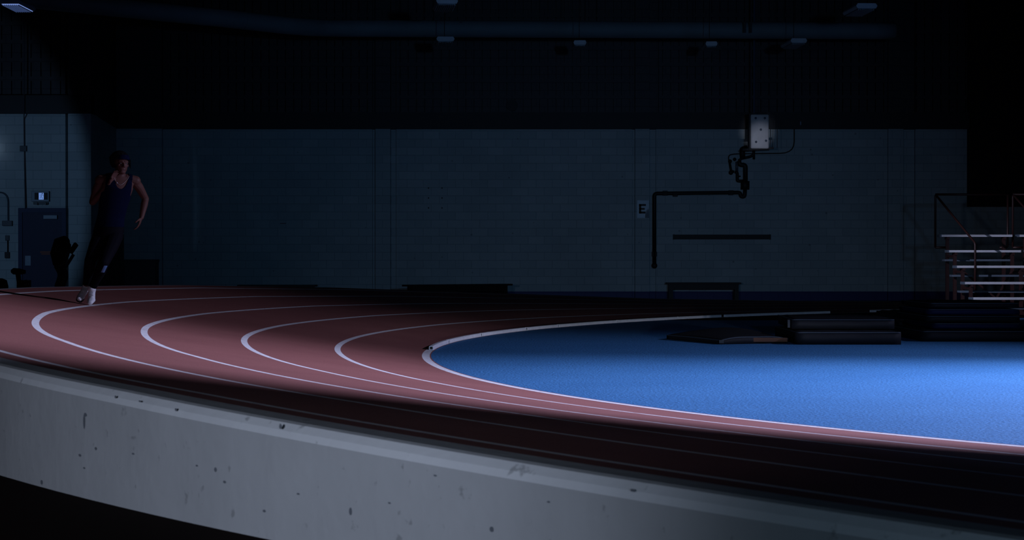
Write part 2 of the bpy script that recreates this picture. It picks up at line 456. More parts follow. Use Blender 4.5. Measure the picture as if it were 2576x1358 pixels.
# lower back wall: bays, grooves and pilasters
bays = [(250, 411, D-.18), (411, 937, D), (997, 1590, D), (1650, 2232, D), (2302, 2432, D)]
for a, b, y in bays: box(bm, X(a), X(b), y, D+.6, 0, ZB0+.2)
for a, b in ((937, 945), (983, 997), (1590, 1597), (1633, 1650), (2270, 2302)): box(bm, X(a), X(b), D+.12, D+.6, 0, ZB0+.2)
for a, b in ((945, 983), (1597, 1633), (2232, 2270)): box(bm, X(a), X(b), D-.1, D+.6, 0, ZB0+.2)
box(bm, X(2432), 20.9, D, D+.6, 0, 2.36)
struct('wall_back', bm, M['block'])
# slotted upper wall
def slotted(bm, x0, x1, y, z0, z1, xs, depth=.12, sw=.022, sh=.315, pitch=.413, zs=4.75, dirx=True):
    """front face with vertical slots cut into it"""
    cx = [x for x in xs if x0 < x-sw and x+sw < x1]
    zb = []; z = zs
    while z+sh < z1: zb.append((z, z+sh)); z += pitch
    def q(a, b, c, d_): bm.faces.new([bm.verts.new(v) for v in (a, b, c, d_)])
    xe = [x0]
    for c in cx: xe += [c-sw/2, c+sw/2]
    xe.append(x1)
    for k in range(len(xe)-1):
        a, b = xe[k], xe[k+1]
        if k % 2 == 0: q((a, y, z0), (b, y, z0), (b, y, z1), (a, y, z1))
        else:
            lo = z0
            for s0, s1 in zb:
                q((a, y, lo), (b, y, lo), (b, y, s0), (a, y, s0)); lo = s1
                yb = y+depth
                q((a, yb, s0), (b, yb, s0), (b, yb, s1), (a, yb, s1))
                q((a, y, s0), (a, yb, s0), (a, yb, s1), (a, y, s1)); q((b, yb, s0), (b, y, s0), (b, y, s1), (b, yb, s1))
                q((a, y, s0), (b, y, s0), (b, yb, s0), (a, yb, s0)); q((a, yb, s1), (b, yb, s1), (b, y, s1), (a, y, s1))
            q((a, y, lo), (b, y, lo), (b, y, z1), (a, y, z1))
ZT = 8.6
bm = NB()
pit = 20.6; xs = [X(1006.8+pit*k) for k in range(-60, 80)]
for a, b in ((411, 937), (997, 1590), (1657, 2232), (2302, 2432)): slotted(bm, X(a), X(b), D, ZB1, ZT, xs)
for a, b, y in ((250, 411, D-.18), (937, 945, D+.12), (983, 997, D+.12), (1590, 1597, D+.12), (1633, 1657, D+.12), (2270, 2302, D+.12),
             (945, 983, D-.1), (1597, 1633, D-.1), (2232, 2270, D-.1)): box(bm, X(a), X(b), y, D+.5, ZB1, ZT)
box(bm, X(411), X(2432), D+.3, D+.6, ZB1, ZT)
struct('wall_back.001', bm, M['upper'])
# right of the wall: dark opening with a black partition farther back
bm = NB(); box(bm, X(2432), 21, D+.9, D+1.2, 0, ZT); box(bm, 21, 21.3, -7, D+1.2, 0, ZT); struct('wall_right', bm, M['ceiling'])
# left wall, pilaster and return
XL = X(232, DL); XP = X(175, DL)
bm = NB()
box(bm, -20, X(165, DL), DL, DL+.5, 0, ZB0+.2)
box(bm, X(165, DL), XP, DL+.12, DL+.5, 0, ZB0+.2)
box(bm, XP, XL, DL-.1, DL+.5, 0, ZB0+.2)
struct('wall_left', bm, M['block'])
bm = NB()
vs = [(XL-.3, DL+.3), (XL, DL+.3), (X(293), D+.2), (X(293)-.4, D+.2)]
slab(bm, [Vector((x, y, 0)) for x, y in vs], 0, ZB0+.2); struct('wall_left.001', bm, M['block_side'])
bm = NB()
slotted(bm, -20, X(165, DL), DL, ZB1, ZT, [X(5.5+24.6*k, DL) for k in range(-18, 8)], pitch=.413, zs=4.74)
box(bm, -20, X(165, DL), DL+.3, DL+.5, ZB1, ZT)
box(bm, X(165, DL), XP, DL+.12, DL+.5, ZB1, ZT)
box(bm, XP, XL, DL-.1, DL+.5, ZB1, ZT)
slab(bm, [Vector((x, y, 0)) for x, y in vs], ZB1, ZT)
struct('wall_left.002', bm, M['upper'])
bm = NB(); box(bm, -20.3, -20, -7, DL+.5, 0, ZT); struct('wall_side', bm, M['upper'])
bm = NB(); box(bm, -20.3, 21.3, -7.3, -7, 0, ZT); struct('wall_front', bm, M['upper'])
# black beam band
bm = NB()
box(bm, X(293)-.3, X(2432), D-.22, D+.5, ZB0, ZB1)
struct('trim_1', bm, M['black'])
bm = NB(); box(bm, -20, XL+.02, DL-.16, DL+.5, ZB0, ZB1)
vs2 = [(XL-.3, DL+.2), (XL+.08, DL-.1), (X(300), D+.1), (X(293)-.4, D+.1)]
slab(bm, [Vector((x, y, 0)) for x, y in vs2], ZB0, ZB1); struct('trim_2', bm, M['black'])
bm = NB(); box(bm, -20.3, 21.3, -7.3, 46.2, ZT, ZT+.3)
for k in range(7): box(bm, -20, 21, 4+6.3*k, 4.25+6.3*k, ZT-.45, ZT)
struct('ceiling', bm, M['ceiling'])

# ---------------------------------------------------------------- kerb rail
kseg = [(1082, 1122), (1124, 1204.5), (1207, 1318), (1322, 1398), (1402, 1547), (1551, 1700), (1704, 1811), (1822, 1874), (1878, 2085), (2189, 2374), (2400, 2560)]
klab = ['short white kerb rail piece at the open hollow end, nearest the bend tip',
        'second white kerb rail piece along the blue infield, just behind the hollow end piece',
        'third white kerb rail piece from the hollow end, curving along the blue infield',
        'short fourth white kerb rail piece between two dark gaps beside the blue infield',
        'long fifth white kerb rail piece from the hollow end beside the dark blue floor',
        'sixth white kerb rail piece from the hollow end, where the blue floor leaves the rail',
        'dim white kerb rail piece just left of the widest small gap behind the flat mat',
        'very short dim kerb rail piece between two gaps above the flat mat',
        'long dim grey kerb rail piece ending behind the stacked square mats',
        'isolated dim kerb rail piece left of the bleachers, after the large break',
        'dim kerb rail piece passing behind the foot of the bleachers']
for n, (a, b) in enumerate(kseg):
    ia = station(a, 0, -200, -1.5); ib = station(b, 0, -200, -1.5)
    if ia is None or ib is None: print('kerb none', a, b); continue
    N_ = max(3, int(abs(ib-ia)/1.0)+2); KH = .052; KW = .05; KD = -.012
    org = T(ia, 0); root = empty('kerb_rail', org, klab[n], 'kerb', 'white kerb rail pieces along the inner edge')
    bm = NB(); rows = []
    prof = [(-.025, .008), (-.025, .044), (-.019, .052), (.019, .052), (.025, .044), (.025, .008)]
    inn = [(-.018, .014), (-.018, .042), (-.014, .045), (.014, .045), (.018, .042), (.018, .014)]
    for k in range(N_+1):
        i = ia+(ib-ia)*k/N_; rows.append([bm.verts.new(T(i, u/SCL*1.0+KD)+Vector((0, 0, z))) for u, z in prof])
    for A, B in zip(rows, rows[1:]):
        for k in range(6): bm.faces.new((A[k], A[(k+1) % 6], B[(k+1) % 6], B[k]))
    bm.faces.new(rows[-1])
    iA = [bm.verts.new(T(ia, u/SCL+KD)+Vector((0, 0, z))) for u, z in inn]
    iB = [bm.verts.new(T(ia+(ib-ia)*.8, u/SCL+KD)+Vector((0, 0, z))) for u, z in inn]
    for k in range(6):
        bm.faces.new((rows[0][k], rows[0][(k+1) % 6], iA[(k+1) % 6], iA[k])); bm.faces.new((iA[k], iA[(k+1) % 6], iB[(k+1) % 6], iB[k]))
    bm.faces.new(iB)
    bmesh.ops.recalc_face_normals(bm, faces=bm.faces)
    link('rail', bm, M['kerb'], root)
    for t in (.2, .8):
        bm = NB(); c = T(ia+(ib-ia)*t, KD); box(bm, c.x-.02, c.x+.02, c.y-.02, c.y+.02, .004, .012); link('foot', bm, M['black'], root)

# ---------------------------------------------------------------- ceiling duct
bm = NB()
path = [P(-260, -40, 36.6), P(-60, -18, 37), P(120, 2, 37.4), P(350, 25, 38), P(560, 46, 38.9), P(720, 64, 39.8), P(780, 69, 40.2), P(830, 71, 41), P(1400, 74, 41.2), P(2250, 78, 41.6)]
fine = []
for a, b in zip(path, path[1:]):
    n = max(1, int((b-a).length/.5))
    for k in range(n): fine.append(a.lerp(b, k/n))
fine.append(path[-1])
tube(bm, fine, .195, 20)
root = empty('ceiling_duct', path[5], 'long round grey duct running under the ceiling with a bend at left', 'duct')
link('duct_tube', bm, M['duct'], root, True)
for k in range(4, len(fine)-2, 8):
    bm = NB(); d_ = (fine[k+1]-fine[k]).normalized(); tube(bm, [fine[k]-d_*.02, fine[k]+d_*.02], .203, 20); link('joint_ring', bm, M['duct'], root)
for px in (1160, 1870, 1885):
    q = P(px, 72, 41.2); bm = NB(); box(bm, q.x-.03, q.x+.03, q.y-.235, q.y-.2, q.z-.12, q.z+.12); link('clamp', bm, M['black'], root)
for px in (900, 1120, 1500, 2000):
    q = P(px, 74, 41.2); bm = NB(); tube(bm, [(q.x, q.y, q.z+.19), (q.x, q.y, ZT)], .008, 6); link('hanger_rod', bm, M['black'], root)

# stage lamp outside the frame at right, with an added unseen plate that cuts the near edge of the beam
root = empty('stage_lamp', KEY, 'black stage lamp with an added beam-cutting plate, unseen at the right side of the hall', 'lamp')
bm = NB(); tube(bm, [KEY+Vector((.12, 0, .03)), KEY+Vector((.5, .1, .18))], .2, 20, radii=[.14, .2]); link('housing', bm, M['black'], root)
vy, vz = -8.3/math.hypot(8.3, KEY.z), -KEY.z/math.hypot(8.3, KEY.z)
bm = NB(); pp = []
for a_, b_ in ((-.3, 0), (1.9, 0), (1.9, 1.0), (-.3, 1.0)):
    pp.append(Vector((KEY.x-1.0, KEY.y+a_*vy-b_*-vz, KEY.z+a_*vz+b_*-vy)))
f0 = [bm.verts.new(p) for p in pp]; f1 = [bm.verts.new(p+Vector((.01, 0, 0))) for p in pp]
bm.faces.new(f0); bm.faces.new(f1[::-1])
for k in range(4): bm.faces.new((f0[k], f1[k], f1[(k+1) % 4], f0[(k+1) % 4]))
link('added_beam_flag', bm, M['black'], root)
bm = NB(); tube(bm, [pp[0], KEY+Vector((.15, 0, .1))], .012, 6); tube(bm, [KEY+Vector((.35, 0, .2)), Vector((KEY.x+.35, KEY.y, 8.1))], .03, 8); link('bracket', bm, M['black'], root)
# ---------------------------------------------------------------- hanging lamps
LZ = 1.0946+4.6
lamps = [(45, 33.0, .40, 1.05, 0, 'pale lit high bay lamp at the far left top corner', True),
         (1120, 33.0, .40, 1.05, 6, 'box lamp cut by the top edge above the centre, nearer than the one under it', False),
         (1118, 38.6, .39, 1.0, 5, 'grey box lamp hanging on a rod below the round duct', False),
         (2162, 33.6, .40, 1.0, 4, 'dim box lamp at the top right, the nearer of the right pair', False),
         (1996, 38.9, .36, 1.0, 4, 'dim box lamp just right of the thin ceiling rod, tucked under the duct', False),
         (1457, 39.2, .28, .9, 0, 'small faint box lamp under the duct near the middle', False),
         (1784, 39.4, .26, .9, 0, 'faintest small box lamp under the duct left of the ceiling rod', False)]
for (px, d, wd, ln, yaw, lab, lit) in lamps:
    c = P(px, 500, d); base = Vector((c.x, d, LZ))
    root = empty('hanging_lamp', base, lab, 'lamp', 'box lamps hanging from the ceiling', R(yaw))
    m = Matrix.Translation(base) @ Matrix.Rotation(R(yaw), 4, 'Z')
    bm = NB(); h = .095
    vs = [(-wd/2, 0), (-wd/2+.0, 0), (wd/2, 0)]
    prof = [(-wd*.43, 0), (wd*.43, 0), (wd/2, h*.5), (wd*.42, h), (-wd*.42, h), (-wd/2, h*.5)]
    A = [bm.verts.new((x, -ln/2, z)) for x, z in prof]; B = [bm.verts.new((x, ln/2, z)) for x, z in prof]
    for k in range(6): bm.faces.new((A[k], A[(k+1) % 6], B[(k+1) % 6], B[k]))
    bm.faces.new(A[::-1]); bm.faces.new(B)
    bmesh.ops.recalc_face_normals(bm, faces=bm.faces); bmesh.ops.transform(bm, matrix=m, verts=bm.verts)
    link('housing', bm, M['lampbody'], root)
    bm = NB(); box(bm, -wd*.38, wd*.38, -ln/2+.04, ln/2-.04, -.012, 0.0, mat=m)
    link('lens', bm, emat('lamp_glow', (.16, .24, .55), 1.0) if lit else M['conduit'], root)
    bm = NB()
    for k in range(9):
        x = -wd*.36+wd*.72*k/8; box(bm, x-.004, x+.004, -ln/2+.05, ln/2-.05, -.03, -.012, mat=m)
    link('grille', bm, M['lampbody'], root)
    bm = NB(); tube(bm, [base+Vector((0, 0, h)), Vector((base.x, base.y, ZT))], .007, 6); link('rod', bm, M['black'], root)

# ---------------------------------------------------------------- panel hanging from the thin rod
pd = 43.2
c0 = P(1889, 373, pd); c1 = P(1934, 288, pd)
root = empty('metal_box', (0.5*(c0.x+c1.x), pd, c0.z), 'pale metal panel with five round bolts hanging on a thin ceiling rod', 'box')
bm = NB(); box(bm, c0.x, c1.x, pd, pd+.05, c0.z, c1.z, bev=.03)
link('face_plate', bm, mat('panel_metal', (.60, .60, .62), .5, metal=.0, noise=.2, scale=6, bump=.3, bscale=7), root, True)
for px, py in ((1901, 297), (1924, 297), (1914, 326), (1902, 357), (1927, 354)):
    bm = NB(); q = P(px, py, pd); sphere(bm, (q.x, pd+.004, q.z), (.03, .02, .03), 12); link('bolt', bm, M['alu2'], root, True)
bm = NB(); box(bm, c0.x-.04, c0.x+.3, pd+.05, pd+.3, c0.z-.02, c1.z+.03); link('housing', bm, M['black'], root)
bm = NB(); a = P(1897, 285, pd+.1); b = P(1893, -60, pd+.1); tube(bm, [a, (a.x, a.y, ZT)], .022, 8)
link('ceiling_rod', bm, mat('rod_paint', (.05, .08, .14), .5), root)
bm = NB(); a = P(1868, 377, pd+.15); b = P(1946, 372, pd+.15)
bar(bm, a, b, .05); a = P(1938, 372, pd+.15); b = P(1938, 325, pd+.15); bar(bm, a, b, .015)
a = P(1955, 372, pd+.15); b = P(1955, 300, pd+.15); bar(bm, a, b, .015); link('bracket', bm, M['black'], root)
# pipes on the wall below the panel
PD = D-.08
def q3(zx, zy, d=PD): return P(1560+zx/2.562, 270+zy/2.562, d)
root = empty('wall_pipe', q3(221, 1020), 'black pipe run with valves climbing the pale block wall right of the E sign', 'pipe')
bm = NB(); tube(bm, bend([q3(221, 1018), q3(221, 555), q3(775, 549), q3(777, 575), q3(803, 577), q3(805, 530)], .08), .052*.5*1.9, 10); link('long_pipe', bm, M['black'], root, True)
bm = NB(); tube(bm, [q3(805, 530), q3(806, 475)], .11, 12); link('drip_leg', bm, M['black'], root, True)
bm = NB(); tube(bm, bend([q3(807, 478), q3(807, 372), q3(770, 370), q3(765, 345)], .06), .06, 10); link('riser', bm, M['black'], root, True)
bm = NB(); tube(bm, bend([q3(805, 475), q3(755, 475), q3(755, 420), q3(740, 415)], .04), .04, 8); tube(bm, [q3(755, 446), q3(776, 444)], .02, 6); link('side_loop', bm, M['black'], root, True)
bm = NB(); tube(bm, [q3(752, 350), q3(752, 412)], .035, 10); link('filter_tube', bm, M['conduit'], root, True)
bm = NB(); tube(bm, bend([q3(735, 415), q3(715, 410), q3(705, 350)], .04), .03, 8); sphere(bm, q3(714, 420), .06, 10); sphere(bm, q3(708, 348), .05, 10)
sphere(bm, q3(738, 335), .045, 10); link('valve', bm, M['black'], root, True)
bm = NB(); tube(bm, bend([q3(765, 345), q3(780, 330), q3(840, 318), q3(860, 305), q3(862, 270)], .05), .035, 8); tube(bm, [q3(862, 290), q3(862, 335)], .03, 8)
tube(bm, bend([q3(790, 330), q3(785, 270), q3(820, 262)], .05), .07, 8); link('feed_pipe', bm, M['black'], root, True)
bm = NB(); sphere(bm, q3(221, 1020), .075, 10); link('end_cap', bm, M['black'], root, True)
for zx, zy in ((221, 945), (290, 553), (714, 550), (355, 560)):
    bm = NB(); q = q3(zx, zy); box(bm, q.x-.06, q.x+.06, q.y-.04, q.y+.07, q.z-.06, q.z+.06, bev=.01); link('clamp', bm, M['black'], root)
bm = NB(); tube(bm, bend([q3(1122, 130), q3(1122, 295), q3(860, 298), q3(712, 300), q3(697, 320), q3(702, 348)], .35), .014, 6)
tag(link('cable', bm, M['black']), 'thin black cable looping from the beam to the valves under the metal panel', 'cable')
q = P(2014, 310, D-.25); bm = NB(); box(bm, q.x-.015, q.x+.015, D-.26, D-.22, q.z-.045, q.z+.045, bev=.006)
tag(link('sensor_box', bm, mat('sensor', (.18, .22, .32), .4)), 'tiny pale box on the black beam right of the hanging panel', 'sensor')

# E sign
root = empty('letter_sign', P(1618, 548, D-.12), 'pale plate with a black letter E on the pilaster left of the black pipe', 'sign')
a = P(1603, 548, D-.12); b = P(1632.5, 504, D-.12)
bm = NB(); nseg = 10
for k in range(nseg+1):
    x = a.x+(b.x-a.x)*k/nseg
n1 = []
for k in range(nseg+1):
    col = []
    for j in range(nseg+1):
        x = a.x+(b.x-a.x)*k/nseg; z = a.z+(b.z-a.z)*j/nseg
        c = max(0, k/nseg-.7)*max(0, .45-j/nseg)
        col.append(bm.verts.new((x, D-.115-c*.5, z)))
    n1.append(col)
for k in range(nseg):
    for j in range(nseg): bm.faces.new((n1[k][j], n1[k+1][j], n1[k+1][j+1], n1[k][j+1]))
bmesh.ops.reverse_faces(bm, faces=bm.faces[:]) if bm.faces[:][0].normal.y > 0 else None
link('plate', bm, M['sign'], root, True)
bm = NB(); box(bm, a.x+.005, b.x-.005, D-.112, D-.101, a.z+.005, b.z-.005); link('backing', bm, M['conduit'], root)
bm = NB()
def zb(x0, y0, x1, y1): p, q = P(x0, y1, D-.13), P(x1, y0, D-.13); box(bm, p.x, q.x, D-.126, D-.119, p.z, q.z)
zb(1607.5, 513, 1613, 537); zb(1607.5, 513, 1625, 518); zb(1607.5, 523, 1622, 527.5); zb(1607.5, 532, 1624, 537)
link('letter', bm, M['black'], root)
# black rail on the wall
root = empty('wall_rail', P(1816, 602, D), 'long black horizontal board fixed to the block wall above the right bench', 'wall board')
a = P(1696, 602, D-.05); b = P(1936, 590, D-.05)
bm = NB(); box(bm, a.x, b.x, D-.07, D, a.z, b.z, bev=.008); link('board', bm, M['black'], root)
for px in (1695, 1937):
    bm = NB(); q = P(px, 596, D-.05); box(bm, q.x-.02, q.x+.02, D-.08, D-.001, a.z-.005, b.z+.005); link('end_cap', bm, M['black'], root)
# round speaker on the slotted wall
bm = NB(); q = P(1288, 265, D-.02); tube(bm, [(q.x, D+.05, q.z), (q.x, D-.05, q.z)], .145, 28); tube(bm, [(q.x, D-.05, q.z), (q.x, D-.06, q.z)], .12, 28)
tag(link('round_speaker', bm, M['black'], None, False), 'round black disc mounted on the dark slotted wall above the centre bay', 'speaker')
# screw anchors
k = 0
for yy, row in ((473, 'top'), (498, 'middle'), (523, 'bottom')):
    for xx, side in ((1078, 'left'), (1112, 'right')):
        bm = NB(); q = P(xx, yy, D); tube(bm, [(q.x, D, q.z), (q.x, D-.02, q.z)], .018, 10)
        tag(link('wall_anchor', bm, M['black']), '%s %s black anchor dot of the six on the middle wall bay' % (row, side), 'anchor', 'six anchor dots on the middle bay')
bm = NB(); q = P(712, 562, D); box(bm, q.x-.075, q.x+.075, D-.006, D-.001, q.z-.008, q.z+.008)
tag(link('tape_strip', bm, mat('tape', (.12, .05, .05), .7)), 'short dark reddish strip of tape on the left bay of the back wall', 'tape')

# ---------------------------------------------------------------- benches
def bench(pa, pb, ztop, lab, legs=(.06, .94), dep=.34):
    pa = Vector((pa.x, pa.y, 0)); pb = Vector((pb.x, pb.y, 0)); L_ = (pb-pa).length
    ang = math.atan2(pb.y-pa.y, pb.x-pa.x)
    root = empty('bench', pa, lab, 'bench', 'low dark benches along the back wall', ang)
    m = Matrix.Translation(pa) @ Matrix.Rotation(ang, 4, 'Z')
    bm = NB(); box(bm, 0, L_, 0, dep, ztop-.04, ztop, mat=m, bev=.006); link('seat', bm, M['wood'], root)
    bm = NB(); box(bm, L_*legs[0]+.02, L_*legs[1]-.02, .05, .09, ztop-.17, ztop-.04, mat=m); link('apron', bm, M['wood'], root)
    for t in legs:
        bm = NB(); box(bm, L_*t-.05, L_*t+.05, .04, dep-.04, 0, ztop-.04, mat=m); link('leg', bm, M['wood'], root)
def GP(px, d): q = P(px, 700, d); return Vector((q.x, d, 0))
bench(GP(1677, 44.2), GP(1865, 44.2), .47, 'dark bench below the long black wall board, its legs in view')
bench(GP(1030, 40.8), GP(1290, 42.4), .465, 'dark bench left of the middle wall bay, one end sinking behind the track rim')
bench(GP(596, 41.0), GP(795, 41.0), .46, 'dark bench almost hidden behind the track rim, leftmost of the three benches')

# ---------------------------------------------------------------- left wall: door, exit sign, conduits
root = empty('door_1', (X(108, DL), DL, 0), None, None); root['kind'] = 'structure'
a = P(47, 523, DL); b = P(167, 523, DL); zt = a.z
bm = NB(); fw = .09
box(bm, a.x, a.x+fw, DL-.05, DL, 0, zt); box(bm, b.x-fw, b.x, DL-.05, DL, 0, zt); box(bm, a.x+fw, b.x-fw, DL-.05, DL, zt-.1, zt)
link('door_frame', bm, M['navyframe'], root)
bm = NB(); box(bm, a.x+fw, b.x-fw, DL-.02, DL-.001, 0.01, zt-.1); link('door_leaf', bm, M['navy'], root)
def plate(name, x0, y0, x1, y1, m_, parent, d=DL-.02, th=.02):
    p, q = P(x0, y1, d), P(x1, y0, d); bm = NB(); box(bm, p.x, q.x, d-th, d, p.z, q.z, bev=min(.006, th*.3)); return link(name, bm, m_, parent)
plate('door_closer', 110, 541, 145, 551, M['conduit'], root, th=.05)
plate('door_label', 101, 632, 127, 636, M['red'], root, th=.004)
plate('door_label', 104, 637, 126, 640.5, M['red'], root, th=.004)
plate('push_plate', 63, 643, 77.5, 668, mat('plate_metal', (.10, .13, .17), .4, metal=.3), root, th=.006)
# exit sign
root = empty('exit_sign', P(102, 515, DL), 'grey exit sign with a glowing running figure above the navy door', 'exit sign')
plate('case', 81, 481, 125, 507, M['conduit'], root, DL, .07)
plate('panel', 87, 484.5, 120, 502, M['black'], root, DL-.07, .004)
plate('glow_panel', 97.5, 485, 110, 502, emat('exit_glow', (.15, .27, .62), .75), root, DL-.074, .003)
bm = NB(); dd = DL-.08
for pa, pb, w_ in (((105.6, 489), (103.4, 494), .022), ((103.4, 494), (106.2, 497), .016), ((106.2, 497), (107.5, 501), .014), ((103.4, 494), (101.6, 498), .014), ((101.6, 498), (99, 498.5), .012),
                ((105.4, 489.6), (102, 490), .01), ((102, 490), (100.6, 492.5), .01), ((105.6, 489.6), (107.8, 492), .01), ((107.8, 492), (109.5, 491), .01)):
    bar(bm, P(*pa, dd), P(*pb, dd), w_, .004)
q = P(106.3, 487, dd); tube(bm, [(q.x, dd+.002, q.z), (q.x, dd-.002, q.z)], .012, 10)
link('running_figure', bm, mat('figure_ink', (.01, .02, .05), .6), root)
plate('lower_box', 85, 508, 122, 514.5, M['conduitdark'], root, DL, .05)
for px in (92, 114):
    bm = NB(); q = P(px, 512, DL-.07); tube(bm, [(q.x, DL-.05, q.z), (q.x, DL-.1, q.z)], .03, 12); link('emergency_lamp', bm, M['conduitdark'], root)
# conduits and boxes
root = empty('wall_conduit', P(60, 370, DL), 'thin vertical conduit with a square box running down to the navy door', 'conduit')
bm = NB(); tube(bm, [P(60.5, 50, DL-.2), P(60.5, 285, DL-.2), P(60.5, 300, DL-.03), P(61.5, 380, DL-.03), P(64, 525, DL-.06)], .014, 8); link('pipe', bm, M['conduitdark'], root)
plate('junction_box', 51, 367, 68, 381, M['conduitdark'], root, DL, .05)
q = P(-16, 372, DL)
root = empty('wall_lamp', q, 'small round wall lamp just past the left edge, its glow on the block wall', 'lamp')
bm = NB(); tube(bm, [(q.x, DL, q.z), (q.x, DL-.06, q.z)], .07, 16); link('base', bm, M['conduit'], root)
bm = NB(); sphere(bm, (q.x, DL-.09, q.z), .05, 12); link('bulb', bm, emat('bulb_glow', (.5, .6, .8), .6), root, True)
bl = bpy.data.lights.new('wall_lamp_light', 'POINT'); bl.energy = .35; bl.color = (.6, .75, 1); bl.shadow_soft_size = .03
bo = bpy.data.objects.new('wall_lamp_light', bl); COL.objects.link(bo); bo.location = (q.x, DL-.26, q.z)
root = empty('wall_conduit', P(20, 555, DL), 'curved conduit bending down into a small switch box at the left edge', 'conduit')
bm = NB(); tube(bm, bend([P(-30, 483, DL-.03), P(20, 484, DL-.03), P(20.5, 556, DL-.03)], .22, 8), .018, 8); link('pipe', bm, M['conduit'], root)
plate('switch_box', 7, 555, 32, 568, M['shell'], root, DL, .07)
root = empty('outlet_cord', P(19, 645, DL), 'cord hanging from an upper wall socket to a lower dark box, left of the door', 'cord')
plate('socket', 14, 592, 24, 605, M['conduitdark'], root, DL, .04); plate('lower_box', 13, 634, 25, 649, M['black'], root, DL, .05)
bm = NB(); tube(bm, [P(19.5, 604, DL-.03), P(19.5, 635, DL-.03)], .014, 6); link('cord', bm, M['black'], root)

# cardio machines behind the far rim
md = 37.0
root = empty('elliptical_trainer', Vector((X(165, md), md, 0)), 'dark exercise machine with raised console and two upright arms in front of the navy door', 'exercise machine')
bm = NB()
def mbar(a, b, w_, d0=0, d1=0): bar(bm, P(*a, md+d0), P(*b, md+d1), w_)
mbar((150, 672), (172, 612), .10); mbar((138, 660), (150, 672), .1); link('console_post', bm, M['blacksoft'], root)
bm = NB()
m_ = [P(136, 655, md-.1), P(170, 601, md-.1)]
tube(bm, [P(148, 668, md), P(150, 640, md), P(158, 610, md+.05), P(166, 603, md)], .16, 12, radii=[.12, .2, .19, .1]); link('console', bm, M['blacksoft'], root, True)
for k, (pa, pb) in enumerate((((155, 668), (175, 630)), ((165, 672), (185, 640)))):
    bm = NB(); bar(bm, P(*pa, md-.1-k*.2), P(*pb, md-.1-k*.2), .055); link('arm', bm, M['shell'], root)
bm = NB(); tube(bm, [P(177, 636, md), P(191, 615, md), P(193, 613, md)], .05, 10, radii=[.05, .055, .045]); link('handle', bm, M['blacksoft'], root, True)
for k, off in enumerate((0, 14)):
    bm = NB(); tube(bm, bend([P(141+off, 668, md-.1), P(154+off, 690, md-.1), P(142+off, 722, md-.1), P(138+off, 760, md-.1)], .25, 6), .055, 10); link('side_guard', bm, M['shell'], root, True)
bm = NB()
for px, py in ((150, 669), (156, 668), (163, 669)): sphere(bm, P(px, py, md-.25), .02, 8)
link('knob', bm, M['steel'], root, True)
bm = NB(); box(bm, X(130, md), X(190, md), md-.3, md+.5, 0, .14, bev=.02); link('base', bm, M['blacksoft'], root)
for a, b in (((138, 634), (143, 625)), ((147, 634), (152, 625))):
    bm = NB(); bar(bm, P(*a, md-.3), P(*b, md-.3), .012); link('trim_strip', bm, M['steel'], root)
root = empty('exercise_bike', Vector((X(55, md), md, 0)), 'black exercise bike with a long saddle at left of the dark machine', 'exercise machine')
bm = NB(); tube(bm, [P(28, 682, md), P(34, 682, md), P(48, 683, md), P(64, 684, md)], .05, 10, radii=[.03, .07, .07, .04]); link('saddle', bm, M['blacksoft'], root, True)
bm = NB(); bar(bm, P(45, 688, md), P(55, 760, md), .08); box(bm, X(45, md), X(75, md), md-.1, md+.1, .15, .62); link('frame', bm, M['blacksoft'], root)
for a, b in (((60, 708), (68, 706)), ((62, 716), (72, 714))):
    bm = NB(); bar(bm, P(*a, md-.12), P(*b, md-.12), .05); link('pedal', bm, M['conduit'], root)
bm = NB(); box(bm, X(30, md), X(90, md), md-.2, md+.3, 0, .1, bev=.01); link('base', bm, M['blacksoft'], root)
bm = NB(); q = P(-4, 705, md); tube(bm, [(q.x, md, 0), (q.x, md, .25), (q.x, md, .5), (q.x, md, .62), (q.x, md, .66)], .2, 16, radii=[.17, .2, .2, .17, .08])
tag(link('gym_bag', bm, M['blacksoft'], None, True), 'round black bag cut by the left edge behind the track rim', 'bag')
# dark cabinet in the recess and dark panel leaning at the wall
root = empty('storage_cabinet', Vector((-9.23, 41.0, 0)), 'tall black cabinet in the wall recess partly hidden behind the runner', 'cabinet')
a = -9.47; b = X(303, 41.0)
bm = NB(); box(bm, a, b, 41.0, 41.38, 0.02, 1.62, bev=.005); link('body', bm, M['black'], root)
for x0, x1 in ((a+.01, (a+b)/2-.004), ((a+b)/2+.004, b-.01)):
    bm = NB(); box(bm, x0, x1, 40.98, 41.0, .05, 1.59); d_ = link('door', bm, M['black'], root)
for t in (.1, .9):
    bm = NB(); box(bm, a+(b-a)*t-.02, a+(b-a)*t+.02, 41.02, 41.36, 0, .03); link('foot', bm, M['black'], root)
root = empty('floor_box', Vector((X(352, 44.3), 44.3, 0)), 'dim dark box standing at the wall right of the runner', 'box')
bm = NB(); box(bm, X(312, 44.3), X(391, 44.3), 44.3, 44.75, 0, 1.02, bev=.02); link('body', bm, mat('dark_box', (.07, .08, .09), .7), root)
bm = NB(); box(bm, X(311, 44.3), X(392, 44.3), 44.28, 44.77, .98, 1.04, bev=.01); link('lid', bm, mat('dark_box_lid', (.06, .07, .08), .7), root)

